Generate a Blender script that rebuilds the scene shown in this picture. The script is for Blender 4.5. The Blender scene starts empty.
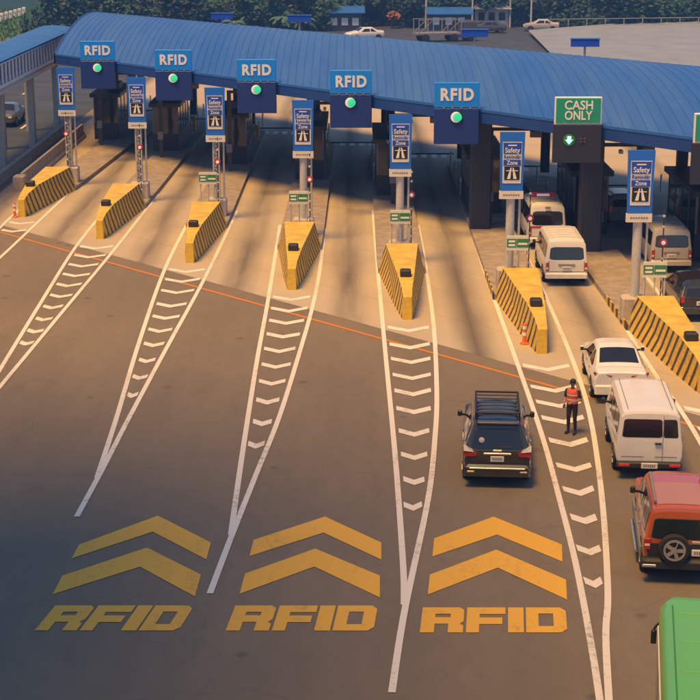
import bpy, bmesh, math, random
from mathutils import Vector, Matrix
R = math.radians
random.seed(7)
scene = bpy.context.scene
COL = scene.collection

# ---------------------------------------------------------------- camera
cam_data = bpy.data.cameras.new('camera')
cam_data.sensor_width = 36.0
cam_data.lens = 36.0 * 1650 / 700
cam_data.clip_start = 0.5
cam_data.clip_end = 3000
camera = bpy.data.objects.new('camera', cam_data)
camera.location = (0, 0, 15)
camera.rotation_euler = (R(90 - 15.0934), 0, R(0.067))
COL.objects.link(camera)
scene.camera = camera

# ---------------------------------------------------------------- sky, sun, exposure
SUN_EL, SUN_AZ = 68.0, 222.0          # azimuth clockwise from +Y
world = bpy.data.worlds.new('World')
scene.world = world
world.use_nodes = True
wn = world.node_tree
bg = wn.nodes['Background']
sky = wn.nodes.new('ShaderNodeTexSky')
sky.sky_type = 'NISHITA'
sky.sun_disc = False
sky.sun_elevation = R(SUN_EL)
sky.sun_rotation = R(SUN_AZ)
sky.air_density = 1.0
sky.dust_density = 0.6
sky.ozone_density = 2.5
wn.links.new(sky.outputs[0], bg.inputs[0])
bg.inputs[1].default_value = 0.115
sun_data = bpy.data.lights.new('sun', 'SUN')
sun_data.energy = 4.8
sun_data.angle = R(19)
sun_data.color = (1.0, 0.52, 0.10)
sun = bpy.data.objects.new('sun', sun_data)
COL.objects.link(sun)
sd = Vector((math.sin(R(SUN_AZ)) * math.cos(R(SUN_EL)), math.cos(R(SUN_AZ)) * math.cos(R(SUN_EL)), math.sin(R(SUN_EL))))
sun.rotation_euler = sd.to_track_quat('Z', 'Y').to_euler()
sun.location = (-40, -40, 60)
scene.view_settings.view_transform = 'Standard'
scene.view_settings.look = 'None'
scene.view_settings.exposure = 0.36
scene.view_settings.gamma = 1.0
scene.view_settings.use_curve_mapping = False
scene.cycles.max_bounces = 4
scene.cycles.diffuse_bounces = 3
scene.cycles.glossy_bounces = 2
scene.cycles.volume_bounces = 0
scene.cycles.use_denoising = True

# ---------------------------------------------------------------- materials
MATS = {}
def new_mat(name):
    m = bpy.data.materials.new(name); m.use_nodes = True
    MATS[name] = m
    return m, m.node_tree, m.node_tree.nodes['Principled BSDF']
def N(nt, t, **kw):
    n = nt.nodes.new(t)
    for k, v in kw.items(): setattr(n, k, v)
    return n
def math_node(nt, op, a=None, b=None, c=None):
    n = N(nt, 'ShaderNodeMath', operation=op)
    for i, v in enumerate((a, b, c)):
        if v is None: continue
        if isinstance(v, (int, float)): n.inputs[i].default_value = v
        else: nt.links.new(v, n.inputs[i])
    return n.outputs[0]
def mixc(nt, fac, a, b):
    n = N(nt, 'ShaderNodeMix', data_type='RGBA')
    for i, v in ((0, fac), (6, a), (7, b)):
        if isinstance(v, (int, float)): n.inputs[i].default_value = v
        elif isinstance(v, tuple): n.inputs[i].default_value = (*v, 1)
        else: nt.links.new(v, n.inputs[i])
    return n.outputs[2]
def noise(nt, vec, scale, detail=4, rough=0.6):
    n = N(nt, 'ShaderNodeTexNoise'); n.inputs['Scale'].default_value = scale
    n.inputs['Detail'].default_value = detail; n.inputs['Roughness'].default_value = rough
    if vec is not None: nt.links.new(vec, n.inputs['Vector'])
    return n.outputs[0]
def ramp(nt, x, lo, hi):
    n = N(nt, 'ShaderNodeMapRange'); nt.links.new(x, n.inputs[0])
    n.inputs[1].default_value = lo; n.inputs[2].default_value = hi
    return n.outputs[0]
def objcoord(nt): return N(nt, 'ShaderNodeTexCoord').outputs['Object']
def worldcoord(nt): return N(nt, 'ShaderNodeNewGeometry').outputs['Position']
def scalev(nt, vec, s):
    n = N(nt, 'ShaderNodeVectorMath', operation='MULTIPLY'); nt.links.new(vec, n.inputs[0]); n.inputs[1].default_value = s
    return n.outputs[0]
def bump(nt, b, h, strength=0.2, dist=0.02):
    n = N(nt, 'ShaderNodeBump'); n.inputs['Strength'].default_value = strength; n.inputs['Distance'].default_value = dist
    nt.links.new(h, n.inputs['Height']); nt.links.new(n.outputs[0], b.inputs['Normal'])

def plain(name, col, rough=0.5, metal=0.0, var=0.12, scale=6.0, coat=0.0, emit=0.0, spec=0.5):
    m, nt, b = new_mat(name)
    f = noise(nt, objcoord(nt), scale)
    dark = tuple(c * (1 - var) for c in col); light = tuple(min(1, c * (1 + var)) for c in col)
    c = mixc(nt, ramp(nt, f, 0.3, 0.7), dark, light)
    nt.links.new(c, b.inputs['Base Color'])
    b.inputs['Roughness'].default_value = rough; b.inputs['Metallic'].default_value = metal
    b.inputs['Coat Weight'].default_value = coat; b.inputs['Coat Roughness'].default_value = 0.08
    b.inputs['Specular IOR Level'].default_value = spec
    if emit:
        b.inputs['Emission Color'].default_value = (*col, 1); b.inputs['Emission Strength'].default_value = emit
    return m

def paint_car(name, col, rough=0.35, coat=0.6, dust=0.25):
    m, nt, b = new_mat(name)
    oc = objcoord(nt)
    f = noise(nt, oc, 1.6, 6, 0.65)
    sep = N(nt, 'ShaderNodeSeparateXYZ'); nt.links.new(oc, sep.inputs[0])
    low = ramp(nt, sep.outputs[2], 0.95, 0.25)              # road dirt splashed on the sills
    fac = math_node(nt, 'MULTIPLY', ramp(nt, f, 0.3, 0.75), math_node(nt, 'MULTIPLY_ADD', low, dust * 1.6, dust * 0.5))
    c = mixc(nt, fac, col, (0.20, 0.16, 0.12))
    nt.links.new(c, b.inputs['Base Color'])
    b.inputs['Roughness'].default_value = rough
    b.inputs['Coat Weight'].default_value = coat; b.inputs['Coat Roughness'].default_value = 0.1
    return m

def mat_asphalt():
    m, nt, b = new_mat('asphalt')
    p = worldcoord(nt)
    fine = noise(nt, p, 38, 3, 0.7)
    mid = noise(nt, scalev(nt, p, (0.9, 0.16, 1)), 0.7, 5, 0.6)     # long tyre-polished streaks down the lanes
    big = noise(nt, p, 0.06, 4, 0.55)
    c = mixc(nt, ramp(nt, fine, 0.25, 0.8), (0.140, 0.116, 0.078), (0.225, 0.184, 0.126))
    c = mixc(nt, math_node(nt, 'MULTIPLY', ramp(nt, mid, 0.35, 0.75), 0.55), c, (0.25, 0.20, 0.135))
    c = mixc(nt, math_node(nt, 'MULTIPLY', ramp(nt, big, 0.4, 0.7), 0.45), c, (0.118, 0.100, 0.076))
    spots = N(nt, 'ShaderNodeTexVoronoi'); spots.inputs['Scale'].default_value = 0.55; nt.links.new(p, spots.inputs['Vector'])
    sp = ramp(nt, spots.outputs['Distance'], 0.11, 0.05)
    c = mixc(nt, math_node(nt, 'MULTIPLY', sp, 0.45), c, (0.035, 0.03, 0.026))
    mot = noise(nt, scalev(nt, p, (1, 0.5, 1)), 2.6, 6, 0.75)
    c = mixc(nt, math_node(nt, 'MULTIPLY', ramp(nt, mot, 0.45, 0.75), 0.28), c, (0.085, 0.072, 0.054))
    # fine cracks
    v = N(nt, 'ShaderNodeTexVoronoi', feature='DISTANCE_TO_EDGE'); v.inputs['Scale'].default_value = 0.13
    w = N(nt, 'ShaderNodeVectorMath', operation='ADD'); nt.links.new(p, w.inputs[0])
    nn = N(nt, 'ShaderNodeTexNoise'); nn.inputs['Scale'].default_value = 0.7; nt.links.new(p, nn.inputs['Vector'])
    nt.links.new(scalev(nt, nn.outputs['Color'], (2.4, 2.4, 0)), w.inputs[1]); nt.links.new(w.outputs[0], v.inputs['Vector'])
    cr = ramp(nt, v.outputs['Distance'], 0.006, 0.001)
    c = mixc(nt, math_node(nt, 'MULTIPLY', cr, 0.12), c, (0.04, 0.033, 0.028))
    nt.links.new(c, b.inputs['Base Color'])
    b.inputs['Roughness'].default_value = 0.78
    bump(nt, b, fine, 0.35, 0.015)
    return m

def mat_concrete_apron():
    m, nt, b = new_mat('apron_concrete')
    p = worldcoord(nt)
    sep = N(nt, 'ShaderNodeSeparateXYZ'); nt.links.new(p, sep.inputs[0])
    fine = noise(nt, p, 22, 3, 0.7)
    big = noise(nt, p, 0.22, 5, 0.6)
    c = mixc(nt, ramp(nt, fine, 0.25, 0.8), (0.39, 0.335, 0.25), (0.51, 0.44, 0.335))
    c = mixc(nt, math_node(nt, 'MULTIPLY', ramp(nt, big, 0.4, 0.75), 0.4), c, (0.27, 0.23, 0.195))
    # oil and rubber left down the middle of every lane
    t = math_node(nt, 'DIVIDE', math_node(nt, 'ADD', sep.outputs[0], 0.15), 4.53)
    d = math_node(nt, 'ABSOLUTE', math_node(nt, 'SUBTRACT', t, math_node(nt, 'ROUND', t)))
    streak = ramp(nt, d, 0.20, 0.0)
    ln = noise(nt, scalev(nt, p, (0.8, 0.07, 1)), 1.0, 4, 0.55)
    st = math_node(nt, 'MULTIPLY', streak, ramp(nt, ln, 0.18, 0.58))
    c = mixc(nt, math_node(nt, 'MULTIPLY', st, 0.82), c, (0.060, 0.048, 0.038))
    # slab joints
    jy = math_node(nt, 'ABSOLUTE', math_node(nt, 'SUBTRACT', math_node(nt, 'FRACT', math_node(nt, 'DIVIDE', math_node(nt, 'ADD', math_node(nt, 'MULTIPLY', sep.outputs[0], 1.133), sep.outputs[1]), 4.6)), 0.5))
    jj = ramp(nt, jy, 0.493, 0.497)
    c = mixc(nt, math_node(nt, 'MULTIPLY', jj, 0.45), c, (0.10, 0.085, 0.07))
    nt.links.new(c, b.inputs['Base Color'])
    b.inputs['Roughness'].default_value = 0.8
    bump(nt, b, fine, 0.2, 0.01)
    return m

def mat_worn(name, col, wear_col, amount=0.5, rough=0.7):
    m, nt, b = new_mat(name)
    p = worldcoord(nt)
    f = noise(nt, p, 5.0, 8, 0.75)
    g = noise(nt, scalev(nt, p, (1.2, 0.25, 1)), 1.2, 4)
    fac = math_node(nt, 'MULTIPLY', ramp(nt, math_node(nt, 'MULTIPLY', f, g), 0.28, 0.42), amount)
    c = mixc(nt, fac, col, wear_col)
    nt.links.new(c, b.inputs['Base Color']); b.inputs['Roughness'].default_value = rough
    return m

def mat_stripes(name, colA, colB, period, duty, slope, axis=1):
    m, nt, b = new_mat(name)
    oc = objcoord(nt)
    sep = N(nt, 'ShaderNodeSeparateXYZ'); nt.links.new(oc, sep.inputs[0])
    s = math_node(nt, 'ADD', sep.outputs[axis], math_node(nt, 'MULTIPLY', sep.outputs[2], slope))
    fr = math_node(nt, 'FRACT', math_node(nt, 'DIVIDE', math_node(nt, 'ADD', s, 100.0), period))
    fac = math_node(nt, 'LESS_THAN', fr, duty)
    f = noise(nt, oc, 5, 6, 0.7)
    dirt = math_node(nt, 'MULTIPLY', math_node(nt, 'MAXIMUM', ramp(nt, f, 0.45, 0.75), ramp(nt, noise(nt, scalev(nt, oc, (1, 0.6, 5)), 3.0, 5, 0.7), 0.56, 0.68)), 0.6)
    c = mixc(nt, fac, colA, colB)
    c = mixc(nt, dirt, c, (0.16, 0.11, 0.06))
    nt.links.new(c, b.inputs['Base Color']); b.inputs['Roughness'].default_value = 0.6
    return m

def mat_roof():
    m, nt, b = new_mat('roof_blue')
    p = worldcoord(nt)
    info = N(nt, 'ShaderNodeObjectInfo')
    f = noise(nt, scalev(nt, p, (1.6, 0.12, 0.5)), 1.0, 5, 0.6)
    c = mixc(nt, ramp(nt, f, 0.3, 0.75), (0.009, 0.080, 0.38), (0.020, 0.120, 0.49))
    c = mixc(nt, math_node(nt, 'MULTIPLY', info.outputs['Random'], 0.35), c, (0.012, 0.105, 0.50))
    fade = ramp(nt, noise(nt, scalev(nt, p, (0.5, 0.05, 0.2)), 0.35, 6, 0.7), 0.42, 0.72)
    c = mixc(nt, math_node(nt, 'MULTIPLY', fade, 0.6), c, (0.075, 0.17, 0.36))
    nt.links.new(ramp(nt, f, -0.5, 1.6), b.inputs['Roughness'])
    nt.links.new(c, b.inputs['Base Color'])
    b.inputs['Roughness'].default_value = 0.27; b.inputs['Specular IOR Level'].default_value = 0.6
    return m

def mat_leaf(name, a, b_):
    m, nt, b = new_mat(name)
    p = worldcoord(nt)
    f = noise(nt, p, 0.9, 3)
    g = noise(nt, p, 9.0, 2)
    c = mixc(nt, ramp(nt, f, 0.3, 0.7), a, b_)
    c = mixc(nt, math_node(nt, 'MULTIPLY', ramp(nt, g, 0.3, 0.8), 0.4), c, tuple(x * 1.7 for x in b_))
    nt.links.new(c, b.inputs['Base Color']); b.inputs['Roughness'].default_value = 0.6
    b.inputs['Specular IOR Level'].default_value = 0.25
    return m

def mat_glass(name, col=(0.012, 0.012, 0.013), rough=0.08):
    m, nt, b = new_mat(name)
    f = noise(nt, objcoord(nt), 2.0, 3)
    c = mixc(nt, f, tuple(x * 0.6 for x in col), tuple(x * 1.6 for x in col))
    nt.links.new(c, b.inputs['Base Color']); b.inputs['Roughness'].default_value = rough
    b.inputs['Specular IOR Level'].default_value = 0.7
    b.inputs['Coat Weight'].default_value = 0.15
    return m

mat_asphalt(); mat_concrete_apron(); mat_roof()
mat_worn('line_white', (0.72, 0.69, 0.63), (0.24, 0.20, 0.16), 0.75)
mat_worn('line_yellow', (0.74, 0.42, 0.035), (0.34, 0.22, 0.07), 0.6)
mat_worn('line_orange', (0.52, 0.19, 0.015), (0.25, 0.15, 0.07), 0.7)
mat_stripes('hazard_side', (0.74, 0.49, 0.05), (0.055, 0.040, 0.025), 0.60, 0.38, 0.62)
mat_stripes('hazard_curb', (0.72, 0.50, 0.10), (0.05, 0.04, 0.03), 0.9, 0.5, 0.0)
plain('barrier_yellow', (0.62, 0.43, 0.06), 0.6, var=0.22, scale=1.6)
plain('nose_yellow', (0.66, 0.44, 0.03), 0.5, var=0.15)
plain('concrete', (0.34, 0.31, 0.27), 0.85, var=0.2, scale=3)
plain('curb', (0.30, 0.26, 0.22), 0.85, var=0.25, scale=2)
plain('pale_concrete', (0.22, 0.27, 0.36), 0.85, var=0.12, scale=0.3)
plain('plinth', (0.50, 0.44, 0.38), 0.8, var=0.15)
plain('grey_steel', (0.36, 0.36, 0.36), 0.45, 0.3, var=0.1)
plain('pale_steel', (0.56, 0.55, 0.53), 0.5, 0.1, var=0.1)
plain('dark_steel', (0.05, 0.05, 0.055), 0.5, 0.2)
plain('louver_grey', (0.74, 0.77, 0.77), 0.5, 0.1)
plain('walk_roof', (0.022, 0.13, 0.46), 0.5, var=0.15, scale=0.6)
plain('fascia_blue', (0.010, 0.055, 0.28), 0.5, var=0.1, scale=1)
plain('soffit', (0.05, 0.055, 0.075), 0.7)
plain('panel_navy', (0.006, 0.035, 0.22), 0.5, var=0.08)
plain('panel_black', (0.020, 0.024, 0.045), 0.5, var=0.08)
plain('board_blue', (0.004, 0.26, 0.92), 0.45, var=0.05)
plain('board_green', (0.010, 0.33, 0.20), 0.45, var=0.05)
plain('sign_blue', (0.012, 0.16, 0.72), 0.45, var=0.06)
plain('sign_royal', (0.010, 0.075, 0.48), 0.45, var=0.06)
plain('sign_green', (0.035, 0.22, 0.06), 0.5, var=0.1)
plain('white_letter', (0.82, 0.82, 0.80), 0.5, var=0.04)
plain('white_paint', (0.72, 0.70, 0.66), 0.55, var=0.06)
plain('icon_black', (0.012, 0.012, 0.014), 0.5)
plain('lamp_green', (0.03, 0.62, 0.33), 0.4, emit=0.55)
plain('lamp_white', (0.80, 0.72, 0.66), 0.4, emit=0.25)
plain('lamp_arrow', (0.30, 0.95, 0.62), 0.4, emit=1.3)
plain('lamp_red', (0.50, 0.02, 0.015), 0.4, emit=0.12)
plain('lamp_red_off', (0.45, 0.02, 0.015), 0.25, coat=0.5)
plain('dim_amber', (0.10, 0.07, 0.04), 0.5)
plain('bead', (0.6, 0.58, 0.54), 0.4)
plain('rubber', (0.018, 0.017, 0.016), 0.85)
plain('rim', (0.50, 0.49, 0.47), 0.35, 0.7)
plain('chrome', (0.62, 0.61, 0.59), 0.25, 0.85)
plain('trim_black', (0.022, 0.021, 0.020), 0.6)
plain('trim_grey', (0.22, 0.22, 0.22), 0.6)
plain('plate_white', (0.70, 0.68, 0.64), 0.5)
plain('cone_orange', (0.80, 0.14, 0.02), 0.55)
plain('skin', (0.36, 0.19, 0.11), 0.6)
plain('hair', (0.015, 0.012, 0.010), 0.6)
plain('trousers', (0.028, 0.022, 0.020), 0.85)
plain('shirt_dark', (0.05, 0.035, 0.03), 0.85)
plain('vest_orange', (0.80, 0.10, 0.03), 0.7)
plain('vest_band', (0.75, 0.70, 0.62), 0.5)
plain('grass', (0.06, 0.15, 0.02), 0.9, var=0.4, scale=1.5)
plain('earth', (0.055, 0.075, 0.035), 0.95, var=0.35, scale=0.05)
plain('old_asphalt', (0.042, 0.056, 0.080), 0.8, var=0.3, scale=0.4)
plain('bark', (0.08, 0.06, 0.045), 0.9)
plain('booth_wall', (0.035, 0.038, 0.055), 0.5)
plain('house_wall', (0.45, 0.43, 0.40), 0.8, var=0.15, scale=0.5)
mat_glass('car_glass'); mat_glass('booth_glass', (0.03, 0.035, 0.04), 0.1)
mat_leaf('leaf_dark', (0.010, 0.034, 0.026), (0.018, 0.055, 0.038))
mat_leaf('leaf_mid', (0.018, 0.058, 0.035), (0.030, 0.085, 0.050))
mat_leaf('leaf_palm', (0.045, 0.11, 0.075), (0.075, 0.16, 0.11))
mat_leaf('leaf_flower', (0.20, 0.075, 0.02), (0.30, 0.12, 0.03))
paint_car('car_white', (0.80, 0.78, 0.74)); paint_car('car_silver', (0.46, 0.44, 0.42), 0.3)
paint_car('car_black', (0.018, 0.016, 0.015), 0.22, 0.9, 0.12); paint_car('car_red', (0.44, 0.085, 0.008), 0.3, 0.8, 0.15)
paint_car('car_red_roof', (0.44, 0.18, 0.075), 0.4, 0.5, 0.2)
paint_car('bus_green', (0.12, 0.46, 0.085), 0.4, 0.4, 0.15); paint_car('car_blue', (0.03, 0.07, 0.25))
paint_car('car_darkgrey', (0.06, 0.06, 0.065))
M = MATS

# ---------------------------------------------------------------- mesh helpers
class MB:
    def __init__(s): s.v = []; s.f = []; s.m = []; s.cur = 0
    def add(s, vs, fs):
        o = len(s.v); s.v += [tuple(v) for v in vs]
        for f in fs: s.f.append(tuple(i + o for i in f)); s.m.append(s.cur)
        return s
    def box(s, c, d, rz=0, chamfer=0.0):
        x, y, z = (k / 2 for k in d)
        if chamfer > 0:
            a = chamfer
            ring = [(-x + a, -y), (x - a, -y), (x, -y + a), (x, y - a), (x - a, y), (-x + a, y), (-x, y - a), (-x, -y + a)]
            inner = [(px * (1 - a / x), py * (1 - a / y)) for px, py in ring]
            vs = [(px, py, -z) for px, py in ring] + [(px, py, z - a) for px, py in ring] + [(px, py, z) for px, py in inner]
            fs = [tuple(range(7, -1, -1)), tuple(range(16, 24))]
            for k in range(8):
                n = (k + 1) % 8
                fs += [(k, n, 8 + n, 8 + k), (8 + k, 8 + n, 16 + n, 16 + k)]
        else:
            vs = [(i, j, k) for k in (-z, z) for i, j in ((-x, -y), (x, -y), (x, y), (-x, y))]
            fs = [(3, 2, 1, 0), (4, 5, 6, 7), (0, 1, 5, 4), (1, 2, 6, 5), (2, 3, 7, 6), (3, 0, 4, 7)]
        cs, sn = math.cos(rz), math.sin(rz)
        return s.add([(c[0] + a * cs - b * sn, c[1] + a * sn + b * cs, c[2] + h) for a, b, h in vs], fs)
    def b2(s, lo, hi):
        return s.box([(a + b) / 2 for a, b in zip(lo, hi)], [b - a for a, b in zip(lo, hi)])
    def prism(s, poly, z0, z1):
        n = len(poly)
        vs = [(x, y, z0) for x, y in poly] + [(x, y, z1) for x, y in poly]
        fs = [tuple(range(n - 1, -1, -1)), tuple(range(n, 2 * n))] + [(i, (i + 1) % n, n + (i + 1) % n, n + i) for i in range(n)]
        return s.add(vs, fs)
    def tube(s, a, b, r, r2=None, n=10, caps=True):
        a = Vector(a); b = Vector(b); r2 = r if r2 is None else r2
        d = (b - a).normalized(); u = d.orthogonal().normalized(); w = d.cross(u)
        vs = []
        for p, rr in ((a, r), (b, r2)):
            vs += [p + (u * math.cos(2 * math.pi * i / n) + w * math.sin(2 * math.pi * i / n)) * rr for i in range(n)]
        fs = [(i, (i + 1) % n, n + (i + 1) % n, n + i) for i in range(n)]
        if caps: fs += [tuple(range(n - 1, -1, -1)), tuple(range(n, 2 * n))]
        return s.add(vs, fs)
    def bar(s, a, b, w, h):
        a = Vector(a); b = Vector(b); d = (b - a).normalized()
        up = Vector((0, 0, 1)) if abs(d.z) < 0.95 else Vector((0, 1, 0))
        x = d.cross(up).normalized() * w / 2; u = x.normalized().cross(d) * h / 2
        vs = [p + i * x + j * u for p in (a, b) for i, j in ((-1, -1), (1, -1), (1, 1), (-1, 1))]
        return s.add(vs, [(3, 2, 1, 0), (4, 5, 6, 7), (0, 1, 5, 4), (1, 2, 6, 5), (2, 3, 7, 6), (3, 0, 4, 7)])
    def lathe(s, c, prof, axis='z', n=20):
        vs = []
        for r, h in prof:
            for i in range(n):
                t = 2 * math.pi * i / n; a, b = r * math.cos(t), r * math.sin(t)
                p = (a, b, h) if axis == 'z' else ((h, a, b) if axis == 'x' else (b, h, a))
                vs.append((c[0] + p[0], c[1] + p[1], c[2] + p[2]))
        fs = []
        for k in range(len(prof) - 1):
            fs += [(k * n + i, k * n + (i + 1) % n, (k + 1) * n + (i + 1) % n, (k + 1) * n + i) for i in range(n)]
        fs += [tuple(range(n - 1, -1, -1)), tuple(range((len(prof) - 1) * n, len(prof) * n))]
        return s.add(vs, fs)
    def slab(s, pts, off):
        """a thin plate: polygon pts (3d) pushed out by vector off"""
        n = len(pts); off = Vector(off)
        vs = [Vector(p) for p in pts] + [Vector(p) + off for p in pts]
        fs = [tuple(range(n - 1, -1, -1)), tuple(range(n, 2 * n))] + [(i, (i + 1) % n, n + (i + 1) % n, n + i) for i in range(n)]
        return s.add(vs, fs)
    def mesh(s, name, mats, smooth=None):
        me = bpy.data.meshes.new(name)
        me.from_pydata([tuple(v) for v in s.v], [], s.f)
        for m in (mats if isinstance(mats, (list, tuple)) else [mats]): me.materials.append(M[m])
        for p, mi in zip(me.polygons, s.m): p.material_index = mi
        bm = bmesh.new(); bm.from_mesh(me); bmesh.ops.recalc_face_normals(bm, faces=bm.faces); bm.to_mesh(me); bm.free()
        if smooth is not None:
            me.polygons.foreach_set('use_smooth', [True] * len(me.polygons))
            me.set_sharp_from_angle(angle=R(smooth))
        return me
    def build(s, name, mats, parent=None, loc=(0, 0, 0), smooth=None, rz=0):
        return link(name, s.mesh(name, mats, smooth), parent, loc, rz)
def link(name, me, parent=None, loc=(0, 0, 0), rz=0):
    o = bpy.data.objects.new(name, me); COL.objects.link(o)
    o.parent = parent; o.location = loc; o.rotation_euler = (0, 0, rz)
    return o
def tag(o, label=None, cat=None, group=None, kind=None):
    if label: o['label'] = label
    if cat: o['category'] = cat
    if group: o['group'] = group
    if kind: o['kind'] = kind
    return o
def thing(name, label, cat, loc=(0, 0, 0), rz=0, group=None, kind=None):
    o = bpy.data.objects.new(name, None); COL.objects.link(o); o.empty_display_size = 0.3
    o.location = loc; o.rotation_euler = (0, 0, rz)
    return tag(o, label, cat, group, kind)
def copy_tree(o, parent=None):
    c = o.copy(); COL.objects.link(c); c.parent = parent
    for ch in list(o.children): copy_tree(ch, c)
    return c
def rrect(x0, x1, z0, z1, r, n=4):
    pts = []
    for cx, cz, a0 in ((x1 - r, z1 - r, 0), (x0 + r, z1 - r, 90), (x0 + r, z0 + r, 180), (x1 - r, z0 + r, 270)):
        for k in range(n + 1):
            a = R(a0 + 90 * k / n); pts.append((cx + r * math.cos(a), cz + r * math.sin(a)))
    return pts
def text_mesh(txt, size, mat, bold=0.02, depth=0.012, spacing=1.0, shear=0.0):
    cu = bpy.data.curves.new('lettering', 'FONT')
    cu.body = txt; cu.size = size; cu.align_x = 'CENTER'; cu.align_y = 'CENTER'
    cu.offset = bold * size; cu.extrude = depth; cu.space_character = spacing; cu.shear = shear; cu.resolution_u = 4
    tmp = bpy.data.objects.new('lettering', cu); COL.objects.link(tmp)
    dg = bpy.context.evaluated_depsgraph_get(); dg.update()
    me = bpy.data.meshes.new_from_object(tmp.evaluated_get(dg))
    bpy.data.objects.remove(tmp); bpy.data.curves.remove(cu)
    me.materials.clear(); me.materials.append(M[mat])
    return me
TEXT = {}
def lettering(name, txt, size, mat, parent, loc, width=None, **kw):
    key = (txt, size, mat)
    if key not in TEXT: TEXT[key] = text_mesh(txt, size, mat, **kw)
    o = link(name, TEXT[key], parent, loc)
    o.rotation_euler = (R(90), 0, 0)
    if width:
        xs = [v.co.x for v in TEXT[key].vertices]; o.scale = (width / (max(xs) - min(xs)), 1, 1)
    return o

# ---------------------------------------------------------------- ground, road, apron
def sheet(name, poly, z, mat, label=None, parent=None):
    me = bpy.data.meshes.new(name)
    me.from_pydata([(x, y, z) for x, y in poly], [], [tuple(range(len(poly)))])
    me.materials.append(M[mat])
    o = link(name, me, parent)
    if parent is None: tag(o, label, kind='structure')
    return o
def edge_y(X): return 103.75 - 1.187 * (X + 18.2)          # line under the canopy's front edge
def apron_y(X): return 59.80 - 1.121 * X                   # asphalt / concrete joint
sheet('ground', [(-700, -150), (700, -150), (700, 900), (-700, 900)], -0.02, 'earth', 'green brown ground stretching away around the toll plaza')
sheet('road', [(-75, -60), (60, -60), (60, 216), (-75, 216)], 0.0, 'asphalt', 'grey brown asphalt roadway in front of the toll lanes')
sheet('apron', [(-19.0, apron_y(-19.0)), (34, apron_y(34)), (34, 160), (-19.0, 160)], 0.005, 'apron_concrete', 'pale concrete apron around the toll islands, stained down each lane')

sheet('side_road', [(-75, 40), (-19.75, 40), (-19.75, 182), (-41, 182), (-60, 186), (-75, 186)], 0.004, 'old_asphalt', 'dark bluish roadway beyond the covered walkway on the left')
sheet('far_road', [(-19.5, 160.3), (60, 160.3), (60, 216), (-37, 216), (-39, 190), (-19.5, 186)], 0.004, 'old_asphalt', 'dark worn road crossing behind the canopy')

# ---------------------------------------------------------------- road markings
def catmull(pts, n=8):
    out = []
    P = [pts[0]] + list(pts) + [pts[-1]]
    for i in range(1, len(P) - 2):
        p0, p1, p2, p3 = (Vector(q) for q in P[i - 1:i + 3])
        for k in range(n):
            t = k / n
            out.append(0.5 * ((2 * p1) + (-p0 + p2) * t + (2 * p0 - 5 * p1 + 4 * p2 - p3) * t * t + (-p0 + 3 * p1 - 3 * p2 + p3) * t ** 3))
    out.append(Vector(pts[-1]))
    return out
def ribbon(name, pts, w, z, mat, parent, smooth=True):
    q = catmull(pts) if smooth else [Vector(p) for p in pts]
    vs = []; fs = []
    for i, p in enumerate(q):
        d = (q[min(i + 1, len(q) - 1)] - q[max(i - 1, 0)]).normalized(); nrm = Vector((-d.y, d.x)) * w / 2
        vs += [(p.x + nrm.x, p.y + nrm.y, z), (p.x - nrm.x, p.y - nrm.y, z)]
        if i: fs.append((2 * i - 2, 2 * i - 1, 2 * i + 1, 2 * i))
    me = bpy.data.meshes.new(name); me.from_pydata(vs, [], fs); me.materials.append(M[mat])
    return link(name, me, parent)
GORES = [
 ([(-16.9, 88), (-16.95, 79), (-16.6, 70), (-16.3, 62)], [(-15.26, 88.45), (-15.39, 78.14), (-15.49, 71.15), (-15.7, 62)]),
 ([(-12.56, 82.14), (-12.54, 73.35), (-12.14, 62.48), (-11.76, 53.04), (-11.5, 46)], [(-10.42, 87.81), (-10.70, 73.12), (-11.06, 60.7), (-11.34, 51.02), (-11.48, 46), (-11.6, 42)]),
 ([(-8.02, 80), (-7.98, 68.89), (-7.57, 56.98), (-7.13, 47.8), (-6.91, 42.28)], [(-5.83, 82.71), (-6.11, 67.51), (-6.50, 55.61), (-6.74, 47.8), (-6.85, 43.36), (-6.98, 39.33)]),
 ([(-3.49, 78.92), (-3.30, 63.68), (-3.24, 54.95), (-3.15, 47.81), (-3.06, 42.13), (-2.98, 38.09)], [(-1.30, 78), (-1.36, 68.89), (-1.52, 62.0), (-1.83, 54.95), (-2.2, 47.81), (-2.61, 42.53), (-2.95, 38.09), (-3.2, 34.49)]),
 ([(1.07, 83.0), (1.09, 72.91), (1.16, 55.75), (1.22, 44.67), (1.21, 36.49), (1.16, 33.88)], [(3.21, 78.93), (3.18, 71.39), (3.04, 59.93), (2.72, 50.7), (2.41, 45.58), (1.99, 40.58), (1.17, 33.62), (0.79, 29.65)]),
 ([(5.73, 78.93), (5.62, 66.76), (5.60, 51.97), (5.56, 45.59), (5.45, 41.35), (5.29, 36.5), (5.01, 31.6), (4.70, 27.5)], [(7.72, 72), (7.69, 65.47), (7.56, 55.49), (7.28, 48.54), (6.62, 41.35), (5.83, 34.89), (5.37, 32.08), (4.80, 27.5)]),
 ([(10.15, 75), (10.12, 65.65), (10.04, 57.0), (10.04, 52.22), (10.1, 48.54), (10.08, 45.78), (9.95, 42.14), (9.5, 36)], [(12.3, 68), (12.25, 60), (12.1, 52), (11.75, 46), (11.2, 40), (10.6, 36)]),
]
def xat(line, y):
    q = catmull(line)
    for a, b in zip(q[:-1], q[1:]):
        if (a.y - y) * (b.y - y) <= 0 and a.y != b.y:
            return a.x + (b.x - a.x) * (y - a.y) / (b.y - a.y)
    return None
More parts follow.
